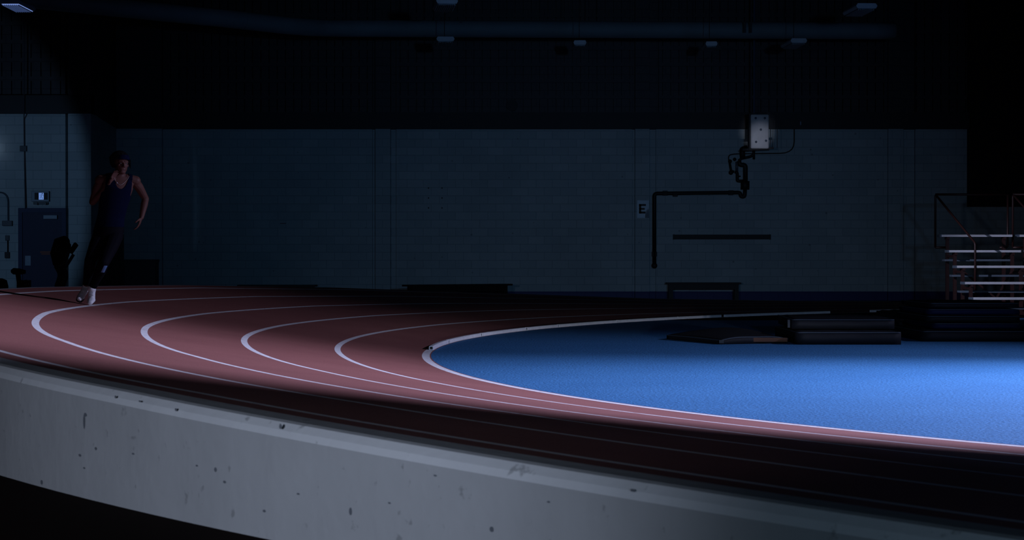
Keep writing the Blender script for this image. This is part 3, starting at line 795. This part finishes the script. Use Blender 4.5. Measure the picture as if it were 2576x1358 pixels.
# ---------------------------------------------------------------- bleachers
def bleacher(x0, x1, lab, right_rail=False):
    root = empty('bleacher', Vector((x0, 33.5, 0)), lab, 'bleachers', 'aluminium bleacher units')
    rows_ = 5; d0 = 32.5; dr = .6
    ys = [750, 711, 670, 631, 592]
    fy = [775, 733, 693, 654, None]
    zs = []
    for k in range(rows_):
        d = d0+k*dr; z = P(2400, ys[k]-2, d).z; zs.append(z)
        bm = NB(); box(bm, x0, x1, d, d+.25, z-.045, z, bev=.006); link('seat_board', bm, M['alu'], root)
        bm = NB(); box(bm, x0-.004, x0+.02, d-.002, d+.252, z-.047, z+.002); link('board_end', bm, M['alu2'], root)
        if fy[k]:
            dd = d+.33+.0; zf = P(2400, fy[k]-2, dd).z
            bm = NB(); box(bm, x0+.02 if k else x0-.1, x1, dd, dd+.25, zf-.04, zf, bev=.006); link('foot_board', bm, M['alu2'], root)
    for x in (x0+.16, x1-.14):
        bm = NB()
        for k in range(rows_):
            d = d0+k*dr+.12
            bar(bm, (x, d, 0.02), (x, d, zs[k]-.045), .06)
            if k: bar(bm, (x, d-dr, zs[k-1]-.12), (x, d, zs[k-1]-.12), .05)
            bar(bm, (x, d-.1, zs[k]-.07), (x, d+.12, zs[k]-.07), .05)
        bar(bm, (x, d0, .04), (x, d0+4*dr+.3, .04), .06)
        link('support_frame', bm, M['brownsteel'], root)
    bm = NB()
    bar(bm, (x0+.3, d0+1.9, zs[2]-.1), (x0+.95, d0+1.9, .3), .035); bar(bm, (x1-.15, d0+1.9, zs[2]-.1), (x0+.95, d0+1.9, .3), .035)
    link('cross_brace', bm, M['brownsteel'], root)
    # side guard rail
    dt = d0+4*dr
    zt_ = P(2357, 489, dt+.2).z
    bm = NB(); xr = x0-.055
    tube(bm, bend([(xr, dt+.2, zs[4]-.25), (xr, dt+.2, zt_), (xr+.42, d0+1.2, zs[3]-.02+.15), (xr+.42, d0+1.2, .3)], .05), .022, 8)
    tube(bm, [(xr, dt+.2, zs[4]-.25), (x0+.14, dt+.2, zs[4]-.25)], .022, 8)
    link('side_rail', bm, M['brownsteel'], root, True)
    bm = NB(); tube(bm, [(xr, dt+.2, zt_), (x1, dt+.2, zt_)], .022, 8)
    tube(bm, bend([(x1-.04, dt+.2, zt_), (x1-.04, dt+.2, zs[4]-.25), (x1-.2, dt+.2, zs[4]-.25)], .05), .02, 8)
    link('back_rail', bm, M['brownsteel'], root, True)
bleacher(X(2366, 34.9), X(2547, 34.9), 'aluminium bleacher unit with red-brown frame and rail, fully in view at right')
bleacher(X(2562, 34.9), X(2562, 34.9)+2.6, 'second aluminium bleacher unit cut by the right edge of the picture')

# ---------------------------------------------------------------- crash mats
def mat_block(name, root, x0, x1, y0, y1, z0, z1, m_, sag=0, skew=None, bev=.03):
    bm = NB(); nx, ny = 14, 8
    g = bmesh.ops.create_grid(bm, x_segments=nx, y_segments=ny, size=.5)
    for v in bm.verts: v.co = Vector((x0+(x1-x0)*(v.co.x+.5), y0+(y1-y0)*(v.co.y+.5), 0))
    top = bm.verts[:]
    r = bmesh.ops.extrude_face_region(bm, geom=bm.faces[:])
    up = [e for e in r['geom'] if isinstance(e, bmesh.types.BMVert)]
    for v in up: v.co.z = 1
    for v in bm.verts:
        t = v.co.z; u = (v.co.x-x0)/(x1-x0); w_ = (v.co.y-y0)/(y1-y0)
        v.co.z = z0+(z1-z0)*t
        if t > .5: v.co.z += sag*(math.sin(u*3.3)*math.sin(w_*3.1)-.3)+.006*math.sin(u*17+w_*9)
        edge = min(u, 1-u, w_, 1-w_)
        if t > .5 and edge < .01: v.co.z -= bev*.5
    bmesh.ops.recalc_face_normals(bm, faces=bm.faces)
    if skew is not None: bmesh.ops.transform(bm, matrix=skew, verts=bm.verts)
    return link(name, bm, m_, root, True)
def piping(root, x0, x1, y0, y1, z, skew=None, m_=None):
    bm = NB(); pts = [Vector(p) for p in ((x0, y1, z), (x0, y0, z), (x1, y0, z), (x1, y1, z))]
    if skew is not None: pts = [skew @ p for p in pts]
    tube(bm, bend(pts, .04, 3), .006, 6); link('piping', bm, m_ or M['edge'], root)
M['edge2'] = mat('faded_corner', (.018, .024, .032), .6, spec=.2)
M['edge'] = mat('mat_piping', (.035, .05, .07), .5)
# flat folded mat: four corners seen in the photograph
def flatmat():
    cs = [GP(1677, 23.7), GP(1815, 22.35), GP(1983, 22.7), GP(1880, 25.2)]
    root = empty('flat_mat', cs[1], 'flat black mat lying bent on the blue floor, leftmost of the mats', 'mat', 'black crash mats on the infield')
    bm = NB(); N_ = 16; top = []; bot = []
    for i in range(N_+1):
        a = []; b = []
        for j in range(N_+1):
            u, v = i/N_, j/N_
            p = (cs[1]*(1-u)+cs[0]*u)*(1-v)+(cs[2]*(1-u)+cs[3]*u)*v
            z = .015+.075*math.sin(math.pi*min(1, v*1.0))**.8*(.55+.45*math.sin(math.pi*u))+.03*math.sin(math.pi*u)*math.sin(math.pi*v)+.006*math.sin(9*v+4*u)
            lift = .02*max(0, u-.3)*(1-v)
            a.append(bm.verts.new((p.x, p.y, .04+z+lift))); b.append(bm.verts.new((p.x, p.y, .007+lift*.6)))
        top.append(a); bot.append(b)
    for i in range(N_):
        for j in range(N_):
            bm.faces.new((top[i][j], top[i+1][j], top[i+1][j+1], top[i][j+1])); bm.faces.new((bot[i][j], bot[i][j+1], bot[i+1][j+1], bot[i+1][j]))
    def side(A, B):
        for k in range(N_): bm.faces.new((A[k], A[k+1], B[k+1], B[k]))
    side(top[0], bot[0]); side(bot[N_], top[N_]); side([t[0] for t in bot], [t[0] for t in top]); side([t[N_] for t in top], [t[N_] for t in bot])
    e0 = [v.co.copy() for v in top[0]]; e1 = [t[0].co.copy() for t in top]
    bmesh.ops.recalc_face_normals(bm, faces=bm.faces)
    link('cushion', bm, M['blacksoft'], root, True)
    bm = NB(); tube(bm, e1[::-1]+e0[1:], .005, 6); link('piping', bm, M['edge'], root)
    bm = NB(); q = e0[9]; box(bm, q.x-.12, q.x+.35, q.y-.03, q.y-.02, .03, .08); link('tear', bm, mat('torn_foam', (.08, .035, .02), .9), root)
    bm = NB(); q = e0[0]; box(bm, q.x-.03, q.x+.03, q.y-.012, q.y, .02, .06); link('corner_tab', bm, M['edge2'], root)
flatmat()
# square stack: lower thick mat and upper mat pushed back and left
a, b = GP(2006, 22.3), GP(2267, 22.3)
root = empty('crash_mat', Vector((a.x, 22.3, 0)), 'thick black crash mat at the bottom of the two-high stack', 'mat', 'black crash mats on the infield')
mat_block('cushion', root, a.x, b.x, 22.3, 24.2, .006, .17, M['blacksoft'], .0); piping(root, a.x, b.x, 22.295, 24.2, .155)
a, b = GP(1988, 22.9), GP(2262, 22.5)
root = empty('crash_mat', Vector((a.x, 22.5, .17)), 'upper black crash mat lying pushed to the left on the two-high stack', 'mat', 'black crash mats on the infield')
sk = Matrix.Translation(Vector((a.x, 22.7, 0))) @ Matrix.Rotation(R(-3), 4, 'Z') @ Matrix.Translation(Vector((-a.x, -22.7, 0)))
mat_block('cushion', root, a.x, b.x-.02, 22.75, 24.6, .185, .315, M['blacksoft'], .012, sk); piping(root, a.x, b.x-.02, 22.745, 24.6, .3, sk)
bm = NB(); q = P(1983, 817, 22.7); box(bm, q.x, q.x+.03, 22.75, 22.78, .2, .3); link('corner_tab', bm, M['edge2'], root)
# tall stack at right, five thin mats
ml = ['lowest wide black mat of the tall mat stack at right', 'second mat from the floor in the tall stack at right', 'middle mat of the tall stack at right', 'second mat from the top in the tall stack at right', 'top mat of the tall stack at right, with a thin dull edge']
y0 = 23.2
zz = .006
hs = [.14, .075, .085, .075, .07]
offs = [0.0, .24, .15, .17, .2]
for k in range(5):
    x0 = X(2318, y0)+offs[k]; x1 = X(2572, y0)+(.05 if k else .4); yy = y0+.02*k+(.25 if k else 0)
    if k == 0: yy = y0-.1
    root = empty('crash_mat', Vector((x0, yy, zz)), ml[k], 'mat', 'black crash mats on the infield')
    mat_block('cushion', root, x0, x1, yy, 25.3, zz, zz+hs[k], M['bluevinyl'] if k in (1, 3) else M['blacksoft'], 0.0)
    piping(root, x0, x1, yy-.005, 25.3, zz+hs[k]-.012)
    zz += hs[k]+.012
# dark low mat between the stacks
root = empty('crash_mat', Vector((X(2262, 25.6), 25.6, 0)), 'dark mat pile behind, filling the gap between the two stacks', 'mat', 'black crash mats on the infield')
mat_block('cushion', root, X(2262, 25.6), X(2340, 25.6)+.2, 25.6, 27.2, .006, .30, M['blacksoft'], .01)
for z in (.1, .2): piping(root, X(2262, 25.6), X(2340, 25.6)+.2, 25.595, 27.2, z)

# ---------------------------------------------------------------- the runner
def loft(bm, secs, n=40):
    """closed body through elliptical sections (centre, right, forward, half width, half depth)"""
    rings = []
    for c, r_, f_, a_, b_ in secs:
        rings.append([bm.verts.new(c+r_*math.cos(2*math.pi*k/n)*a_+f_*math.sin(2*math.pi*k/n)*b_) for k in range(n)])
    for A, B in zip(rings, rings[1:]):
        for k in range(n): bm.faces.new((A[k], A[(k+1) % n], B[(k+1) % n], B[k]))
    bm.faces.new(rings[0][::-1]); bm.faces.new(rings[-1])
def cap(bm, a, ra, b, rb, n=12):
    a = Vector(a); b = Vector(b); d = (b-a); 
    if d.length < 1e-6: d = Vector((0, 0, 1e-4)); b = a+d
    dn = d.normalized(); pts = []; rad = []
    for q in (-80, -50, -20): pts.append(a+dn*ra*math.sin(R(q))); rad.append(ra*math.cos(R(q)))
    pts.append(a); rad.append(ra)
    m_ = max(1, int(d.length/.05))
    for k in range(1, m_+1): t = k/m_; pts.append(a+d*t); rad.append(ra+(rb-ra)*t)
    for q in (20, 50, 80): pts.append(b+dn*rb*math.sin(R(q))); rad.append(rb*math.cos(R(q)))
    u, v = frame_of(dn)
    rings = [[bm.verts.new(p+u*math.cos(2*math.pi*k/n)*r_+v*math.sin(2*math.pi*k/n)*r_) for k in range(n)] for p, r_ in zip(pts, rad)]
    for A, B in zip(rings, rings[1:]):
        for k in range(n): bm.faces.new((A[k], A[(k+1) % n], B[(k+1) % n], B[k]))
    bm.faces.new(rings[0][::-1]); bm.faces.new(rings[-1])
def ell(bm, c, r_, u_, f_, radii):
    m_ = Matrix((r_, f_, u_)).transposed().to_4x4()
    sphere(bm, c, (radii[0], radii[1], radii[2]), 18, m_)
def remesh(name, bm, material, parent, voxel, keep=None, smooth_it=4, thick=0):
    bmesh.ops.recalc_face_normals(bm, faces=bm.faces)
    me = bpy.data.meshes.new('tmp'); bm.to_mesh(me); bm.free()
    o = bpy.data.objects.new('tmp', me); COL.objects.link(o)
    md_ = o.modifiers.new('r', 'REMESH'); md_.mode = 'VOXEL'; md_.voxel_size = voxel
    ms = o.modifiers.new('s', 'SMOOTH'); ms.factor = .5; ms.iterations = smooth_it
    dg = bpy.context.evaluated_depsgraph_get(); dg.update()
    m2 = bpy.data.meshes.new_from_object(o.evaluated_get(dg))
    bpy.data.objects.remove(o); bpy.data.meshes.remove(me)
    b2 = NB(); b2.from_mesh(m2); bpy.data.meshes.remove(m2)
    if keep:
        kill = [v for v in b2.verts if not keep(v.co)]
        bmesh.ops.delete(b2, geom=kill, context='VERTS')
        bv = [v for v in b2.verts if v.is_boundary]
        for _ in range(8):
            new = {}
            for v in bv:
                nb = [e.other_vert(v) for e in v.link_edges if e.is_boundary]
                if len(nb) == 2: new[v] = v.co*.4+(nb[0].co+nb[1].co)*.3
            for v, c in new.items(): v.co = c
        if thick: bmesh.ops.solidify(b2, geom=b2.faces[:], thickness=thick)
    return link(name, b2, material, parent, True)

# ground contact: on the fourth lane line, pixel column 232
si = station(233, 4, -60, -2)
foot0 = T(si, 4); RD = foot0.y
print('runner station', si, tuple(foot0), PX(foot0))
def J(px, py, near=0): return P(px, py, RD-near)
skin = mat('dark_skin', (.13, .055, .042), .58, noise=.12, scale=14, spec=.28)
singlet_m = mat('navy_singlet', (.0015, .004, .022), .9, noise=.2, scale=20, spec=.1)
tights_m = mat('black_tights', (.002, .002, .006), .8, noise=.2, scale=20, spec=.12)
hair_m = mat('black_hair', (.005, .005, .006), .8, spec=.12, bump=.6, scale=20, bscale=90)
person = empty('person', foot0, 'person sprinting toward the camera in navy singlet, navy headband and black tights', 'person')

pel = J(272, 588); chest = J(294, 476, .05)
sR = J(341, 455, -.06); sL = J(252, 453, .09)       # image right / image left shoulder
rt = (sR-sL); rt.normalize()
upv = (chest-pel).normalized(); fw = upv.cross(rt).normalized()
if fw.y > 0: fw = -fw
rt = fw.cross(upv).normalized()
if rt.x < 0: rt = -rt
rt0 = Vector((1, .05, .0)).normalized(); fw0 = Vector((.05, -1, 0)).normalized()
def torso_secs(g=0):
    S_ = [(J(273, 606), rt0, fw0, .10, .08), (J(272, 598), rt0, fw0, .150, .11), (J(273, 582), rt0, fw0, .165, .118), (J(276, 563), rt0, fw0, .152, .108),
          (J(280, 543, .01), rt, fw, .142, .10), (J(285, 515, .03), rt, fw, .150, .108), (J(290, 490, .04), rt, fw, .168, .12), (J(295, 470, .05), rt, fw, .178, .122),
          (J(298, 456, .04), rt, fw, .170, .098), (J(300, 447, .03), rt, fw, .125, .078), (J(302, 440, .03), rt, fw, .065, .06)]
    return [(c, a, b, x+g, y+g) for c, a, b, x, y in S_]
elR = J(366, 500, -.23); wrR = J(356, 547, -.12)
elL = J(233, 508, .05); wrL = J(275, 464, .16)
hipR = J(289, 592, .01); knR = J(261, 661, .25); anR = J(231, 726, .02)
hipL = J(256, 591, -.01); knL = J(227, 655, .19); anL = J(217, 722, -.12)
def arms(bm, g=0):
    cap(bm, sR+rt*-.02, .058+g, sR.lerp(elR, .35), .052+g); cap(bm, sR.lerp(elR, .35), .052+g, elR, .040+g)
    cap(bm, elR, .040+g, elR.lerp(wrR, .3), .042+g); cap(bm, elR.lerp(wrR, .3), .042+g, wrR, .027+g)
    cap(bm, sL+rt*.02, .058+g, sL.lerp(elL, .35), .052+g); cap(bm, sL.lerp(elL, .35), .052+g, elL, .040+g)
    cap(bm, elL, .040+g, elL.lerp(wrL, .3), .042+g); cap(bm, elL.lerp(wrL, .3), .042+g, wrL, .027+g)
    # shoulder muscle and trapezius
    cap(bm, sR, .06+g, J(318, 447, .0), .045+g); cap(bm, sL, .06+g, J(280, 446, .05), .045+g)
def legs(bm, g=0):
    for h_, k_, a_ in ((hipR, knR, anR), (hipL, knL, anL)):
        cap(bm, h_, .090+g, h_.lerp(k_, .4), .083+g); cap(bm, h_.lerp(k_, .4), .083+g, k_, .056+g)
        back = Vector((0, .022, 0))
        cap(bm, k_, .056+g, k_.lerp(a_, .3)+back, .058+g); cap(bm, k_.lerp(a_, .3)+back, .058+g, k_.lerp(a_, .65)+back*.4, .044+g); cap(bm, k_.lerp(a_, .65)+back*.4, .044+g, a_, .036+g)
def hand(bm, wrist, d_, nrm, side, curl, spread=.12, s=1.0):
    """palm, four fingers and a thumb; d_ pointing direction, nrm palm normal, side the thumb side"""
    d_ = d_.normalized(); side = (side-d_*side.dot(d_)).normalized(); nrm = d_.cross(side).normalized()*(1 if d_.cross(side).dot(nrm) > 0 else -1)
    for k, o_ in enumerate((-.030, -.010, .010, .030)):
        cap(bm, wrist+side*o_*.5, .016*s, wrist+d_*.082*s+side*o_*s, .0125*s, 8)
    for k, (o_, ln) in enumerate(((.033, .070), (.011, .080), (-.011, .075), (-.032, .058))):
        p = wrist+d_*.088*s+side*o_*s; dd = (d_+side*(o_/.03)*spread).normalized(); r_ = .0095*s; a_ = 0
        for q, fr in enumerate((.45, .3, .25)):
            a_ += curl*(.7+.12*k)*(1 if q else .6)
            v = dd*math.cos(a_)+nrm*math.sin(a_); p2 = p+v*ln*fr*s
            cap(bm, p, r_, p2, r_*.92, 8); p = p2; r_ *= .92
    p = wrist+d_*.025*s+side*.028*s+nrm*.01; v = (d_*.62+side*.75+nrm*.3).normalized(); p2 = p+v*.045*s; cap(bm, p, .014*s, p2, .0115*s, 8)
    v = (d_*.85+side*.25+nrm*.45).normalized(); cap(bm, p2, .0115*s, p2+v*.032*s, .0095*s, 8)
# head frame
hf = Vector((.50, -.86, -.04)).normalized(); hu = Vector((.06, .03, 1)).normalized(); hr = hf.cross(hu).normalized(); hu = hr.cross(hf).normalized()
hc = J(305, 412, .06); HS = 1.04
def H(r_, u_, f_): return hc+(hr*r_+hu*u_+hf*f_)*HS
def head(bm):
    ell(bm, H(0, .025, -.012), hr, hu, hf, (.074*HS, .092*HS, .092*HS))
    ell(bm, H(0, -.03, .028), hr, hu, hf, (.060*HS, .064*HS, .082*HS))
    ell(bm, H(0, -.088, .058), hr, hu, hf, (.034*HS, .030*HS, .026*HS))
    for s in (-1, 1):
        cap(bm, H(s*.052, -.05, 0), .02, H(s*.018, -.092, .06), .018)
        ell(bm, H(s*.040, -.018, .060), hr, hu, hf, (.022, .02, .018))
        cap(bm, H(s*.012, .022, .085), .012, H(s*.045, .024, .068), .012)
        ell(bm, H(s*.075, -.005, -.008), hr, hu, hf, (.010, .018, .030))
        ell(bm, H(s*.011, -.030, .096), hr, hu, hf, (.009, .01, .008))
    cap(bm, H(0, .012, .086), .009, H(0, -.026, .106), .0125)
    cap(bm, H(-.018, -.055, .082), .008, H(.018, -.055, .082), .008); cap(bm, H(0, -.054, .086), .008, H(0, -.056, .088), .008)
    cap(bm, H(-.015, -.066, .080), .009, H(.015, -.066, .080), .009)
    cap(bm, J(302, 446, .03), .062, H(0, -.055, -.025), .054)
bm = NB(); loft(bm, torso_secs()); arms(bm); head(bm); legs(bm)
hand(bm, wrL, J(292, 431, .17)-wrL, Vector((.9, .1, .2)), Vector((-.35, -.9, .1)), .12, .02, 1.08)
hand(bm, wrR, J(344, 580, -.10)-wrR, Vector((-.9, -.2, -.2)), Vector((.1, -1, 0)), .38, .03)
# feet inside the shoes
tipR = J(232, 763, .15); tipL = J(206, 752, -.06)
cap(bm, anR, .034, J(231, 734, .03), .028); cap(bm, anL, .034, J(213, 732, -.10), .028)
body = remesh('body', bm, skin, person, .0048, None, 5)
# singlet: same torso, a little larger, with neck and arm openings
nk = J(303, 452, .12)
def keep_singlet(c):
    px, py = PX(c)
    rel = c-chest; a_ = rel.dot(rt); h_ = rel.dot(upv); f_ = rel.dot(fw)
    if py > 571+(px-280)*.03: return False
    aa = a_-.015
    if abs(a_) > .150 and h_ > -.035: return False
    if abs(a_) > .150+max(0, (-h_-.035))*.9: return False
    if f_ > 0 and h_ > .028+(abs(aa)/.080)**2.4*.10: return False
    if f_ <= 0 and h_ > .10+(abs(aa)/.080)**2.4*.06 and abs(aa) < .08: return False
    if abs(aa) < .066 and h_ > .10: return False
    return True
bm = NB(); loft(bm, torso_secs(.011)); cap(bm, sR, .066, J(318, 447, .0), .054); cap(bm, sL, .066, J(280, 446, .05), .054)
remesh('singlet', bm, singlet_m, person, .0055, keep_singlet, 4)
def keep_t(c):
    px, py = PX(c)
    return py > 560 and not (py > 727 and px > 222) and not (py > 718 and px <= 222)
bm = NB(); legs(bm, .008); loft(bm, torso_secs(.009))
tights = remesh('tights', bm, tights_m, person, .008, keep_t, 4)
# shoes
def shoe(an, ball, tip, upn, lab):
    """upn: up direction of the foot"""
    bm = NB(); ax = (tip-an); f_ = (ball-an).normalized()
    side = f_.cross(upn).normalized(); up2 = side.cross(f_).normalized()
    heel = an-f_*.045-up2*.045
    bl = ball-up2*.012
    cap(bm, an+up2*.02, .046, an-up2*.03, .045); cap(bm, heel+f_*.02, .036, bl, .042); cap(bm, an, .044, bl, .036)
    cap(bm, bl+side*.012, .034, tip+side*.006, .026); cap(bm, bl-side*.012, .034, tip-side*.006, .026)
    sh = remesh('shoe', bm, mat('white_shoe', (.90, .90, .90), .5, noise=.05), person, .006, None, 4)
    bm = NB(); so = up2*-.040
    outl = [(heel-f_*.012, .03), (heel+f_*.05, .036), (an.lerp(ball, .6)-up2*.03, .03), (bl-up2*.0, .045), (tip, .036), (tip+f_*.016, .018)]
    rows = []
    for c, wd in outl:
        c = c-up2*.028
        rows.append([bm.verts.new(c+side*wd+up2*.006), bm.verts.new(c-side*wd+up2*.006), bm.verts.new(c-side*wd-up2*.012), bm.verts.new(c+side*wd-up2*.012)])
    for A, B in zip(rows, rows[1:]):
        for k in range(4): bm.faces.new((A[k], A[(k+1) % 4], B[(k+1) % 4], B[k]))
    bm.faces.new(rows[0][::-1]); bm.faces.new(rows[-1]); bmesh.ops.recalc_face_normals(bm, faces=bm.faces)
    link('sole', bm, mat('shoe_sole', (.05, .05, .055), .7), sh)
    bm = NB()
    for t in (.35, .5, .65):
        c = an.lerp(bl, t)+up2*.045*(1-.15*t); cap(bm, c-side*.02, .004, c+side*.02, .004, 6)
    link('lace', bm, mat('lace_white', (.6, .62, .66), .7), sh)
    return sh
gR = T(si, 4)
ballR = Vector((gR.x+.0, gR.y-.045, 0)); 
shoe(J(231, 727, .02), Vector((gR.x-.004, gR.y-.045, gR.z+.072)), Vector((gR.x-.006, gR.y-.095, gR.z+.040)), Vector((.1, -.8, .55)), '')
shoe(J(217, 722, -.12), J(205, 743, -.02), J(200, 752, .04), Vector((.25, -.8, .3)), '')
# hair, headband, eyes, necklace
bm = NB()
ell(bm, H(.012, .035, -.032), hr, hu, hf, (.108*HS, .098*HS, .112*HS))
rnd = random.Random(3)
for k in range(70):
    th_ = rnd.uniform(0, 2*math.pi); ph = rnd.uniform(.15, 1.25)
    dv = hr*math.cos(th_)*math.sin(ph)+hf*math.sin(th_)*math.sin(ph)+hu*math.cos(ph)
    p = H(.012, .035, -.032)+Vector(dv)*.104
    if (p-hc).dot(hf) > .045: continue
    q = p+(Vector(dv)*.02-hu*.03)*rnd.uniform(.6, 1.2); cap(bm, p, .011, q, .008, 6)
for k in range(7):   # twists falling over the headband at the side
    a = H(-.066-.005*k, .078-.008*k, .02-.012*k); b = a-hr*.026-hu*(.035+.006*k)+hf*.008; cap(bm, a, .009, b, .006, 6)
def keep_h(c):
    f_ = (c-hc).dot(hf); u_ = (c-hc).dot(hu)
    return u_ > -.05 and not (f_ > .035 and u_ < .045)
remesh('hair', bm, hair_m, person, .005, keep_h, 1)
bm = NB(); rows = []
for t in range(5):
    z = .034+.050*t/4; sh_ = math.sqrt(max(.05, 1-((z-.035)/.11)**2)); rows.append([bm.verts.new(H(math.cos(R(q))*.088*sh_, z+.016*math.sin(R(q)), -.010+math.sin(R(q))*.106*sh_)) for q in range(0, 360, 12)])
for A, B in zip(rows, rows[1:]):
    for k in range(len(A)): bm.faces.new((A[k], A[(k+1) % len(A)], B[(k+1) % len(A)], B[k]))
bmesh.ops.solidify(bm, geom=bm.faces[:], thickness=-.004)
link('headband', bm, mat('navy_headband', (.005, .010, .05), .85, spec=.15), person, True)
for s in (-1, 1):
    bm = NB(); sphere(bm, H(s*.030, .004, .0725), .0105, 12); e_ = link('eye', bm, mat('eye_white', (.22, .21, .21), .35), person, True)
    bm = NB(); sphere(bm, H(s*.030, .004, .0785), .0055, 10); link('iris', bm, mat('iris', (.01, .008, .006), .2), e_, True)
from mathutils.bvhtree import BVHTree
bpy.context.view_layer.update()
def on_mesh(o, px, py, lift):
    """point on the surface of o facing the photograph's viewpoint at that pixel"""
    me = o.data; mw = Matrix.Translation(person.location)
    t = BVHTree.FromPolygons([mw @ v.co for v in me.vertices], [p.vertices[:] for p in me.polygons])
    org = Vector((0, 0, CH)); d = (P(px, py, 20)-org).normalized()
    h = t.ray_cast(org, d)
    return h[0]-d*lift if h[0] is not None else None
pts = []
for px, py in ((325, 443), (322, 449), (318, 454), (313, 459), (308, 463), (303, 465.5), (299, 464), (295.5, 461), (292, 457), (289, 452), (287, 447)):
    h = on_mesh(body, px, py, .004)
    if h is not None: pts.append(h)
bm = NB(); tube(bm, pts, .003, 6); link('necklace', bm, mat('silver_chain', (.36, .27, .25), .5, metal=.2), person, True)
h = on_mesh(body, 294, 460, .008) or J(293, 459, .165)
bm = NB(); sphere(bm, h, .008, 8); link('pendant', bm, mat('silver_pendant', (.8, .8, .85), .25, metal=.5), person, True)
# pale reflective patch below the knee, laid on the tights
bm = NB(); G = []
for j in range(7):
    row = []
    for i in range(6):
        u, v = i/5, j/6
        px = (262-8.5*v)*(1-u)+(270.5-8*v)*u; py = 668+17*v+.5*u
        hit = None
        while hit is None and px > 240:
            hit = on_mesh(tights, px, py, .002)
            if hit is not None and hit.y > RD+1: hit = None
            px -= .6
        row.append(bm.verts.new(hit))
    G.append(row)
for j in range(6):
    for i in range(5): bm.faces.new((G[j][i], G[j][i+1], G[j+1][i+1], G[j+1][i]))
o = link('reflective_patch', bm, mat('reflective_blue', (.16, .30, .55), .3), tights, True); o['label'] = 'pale blue patch on the leg below the knee'
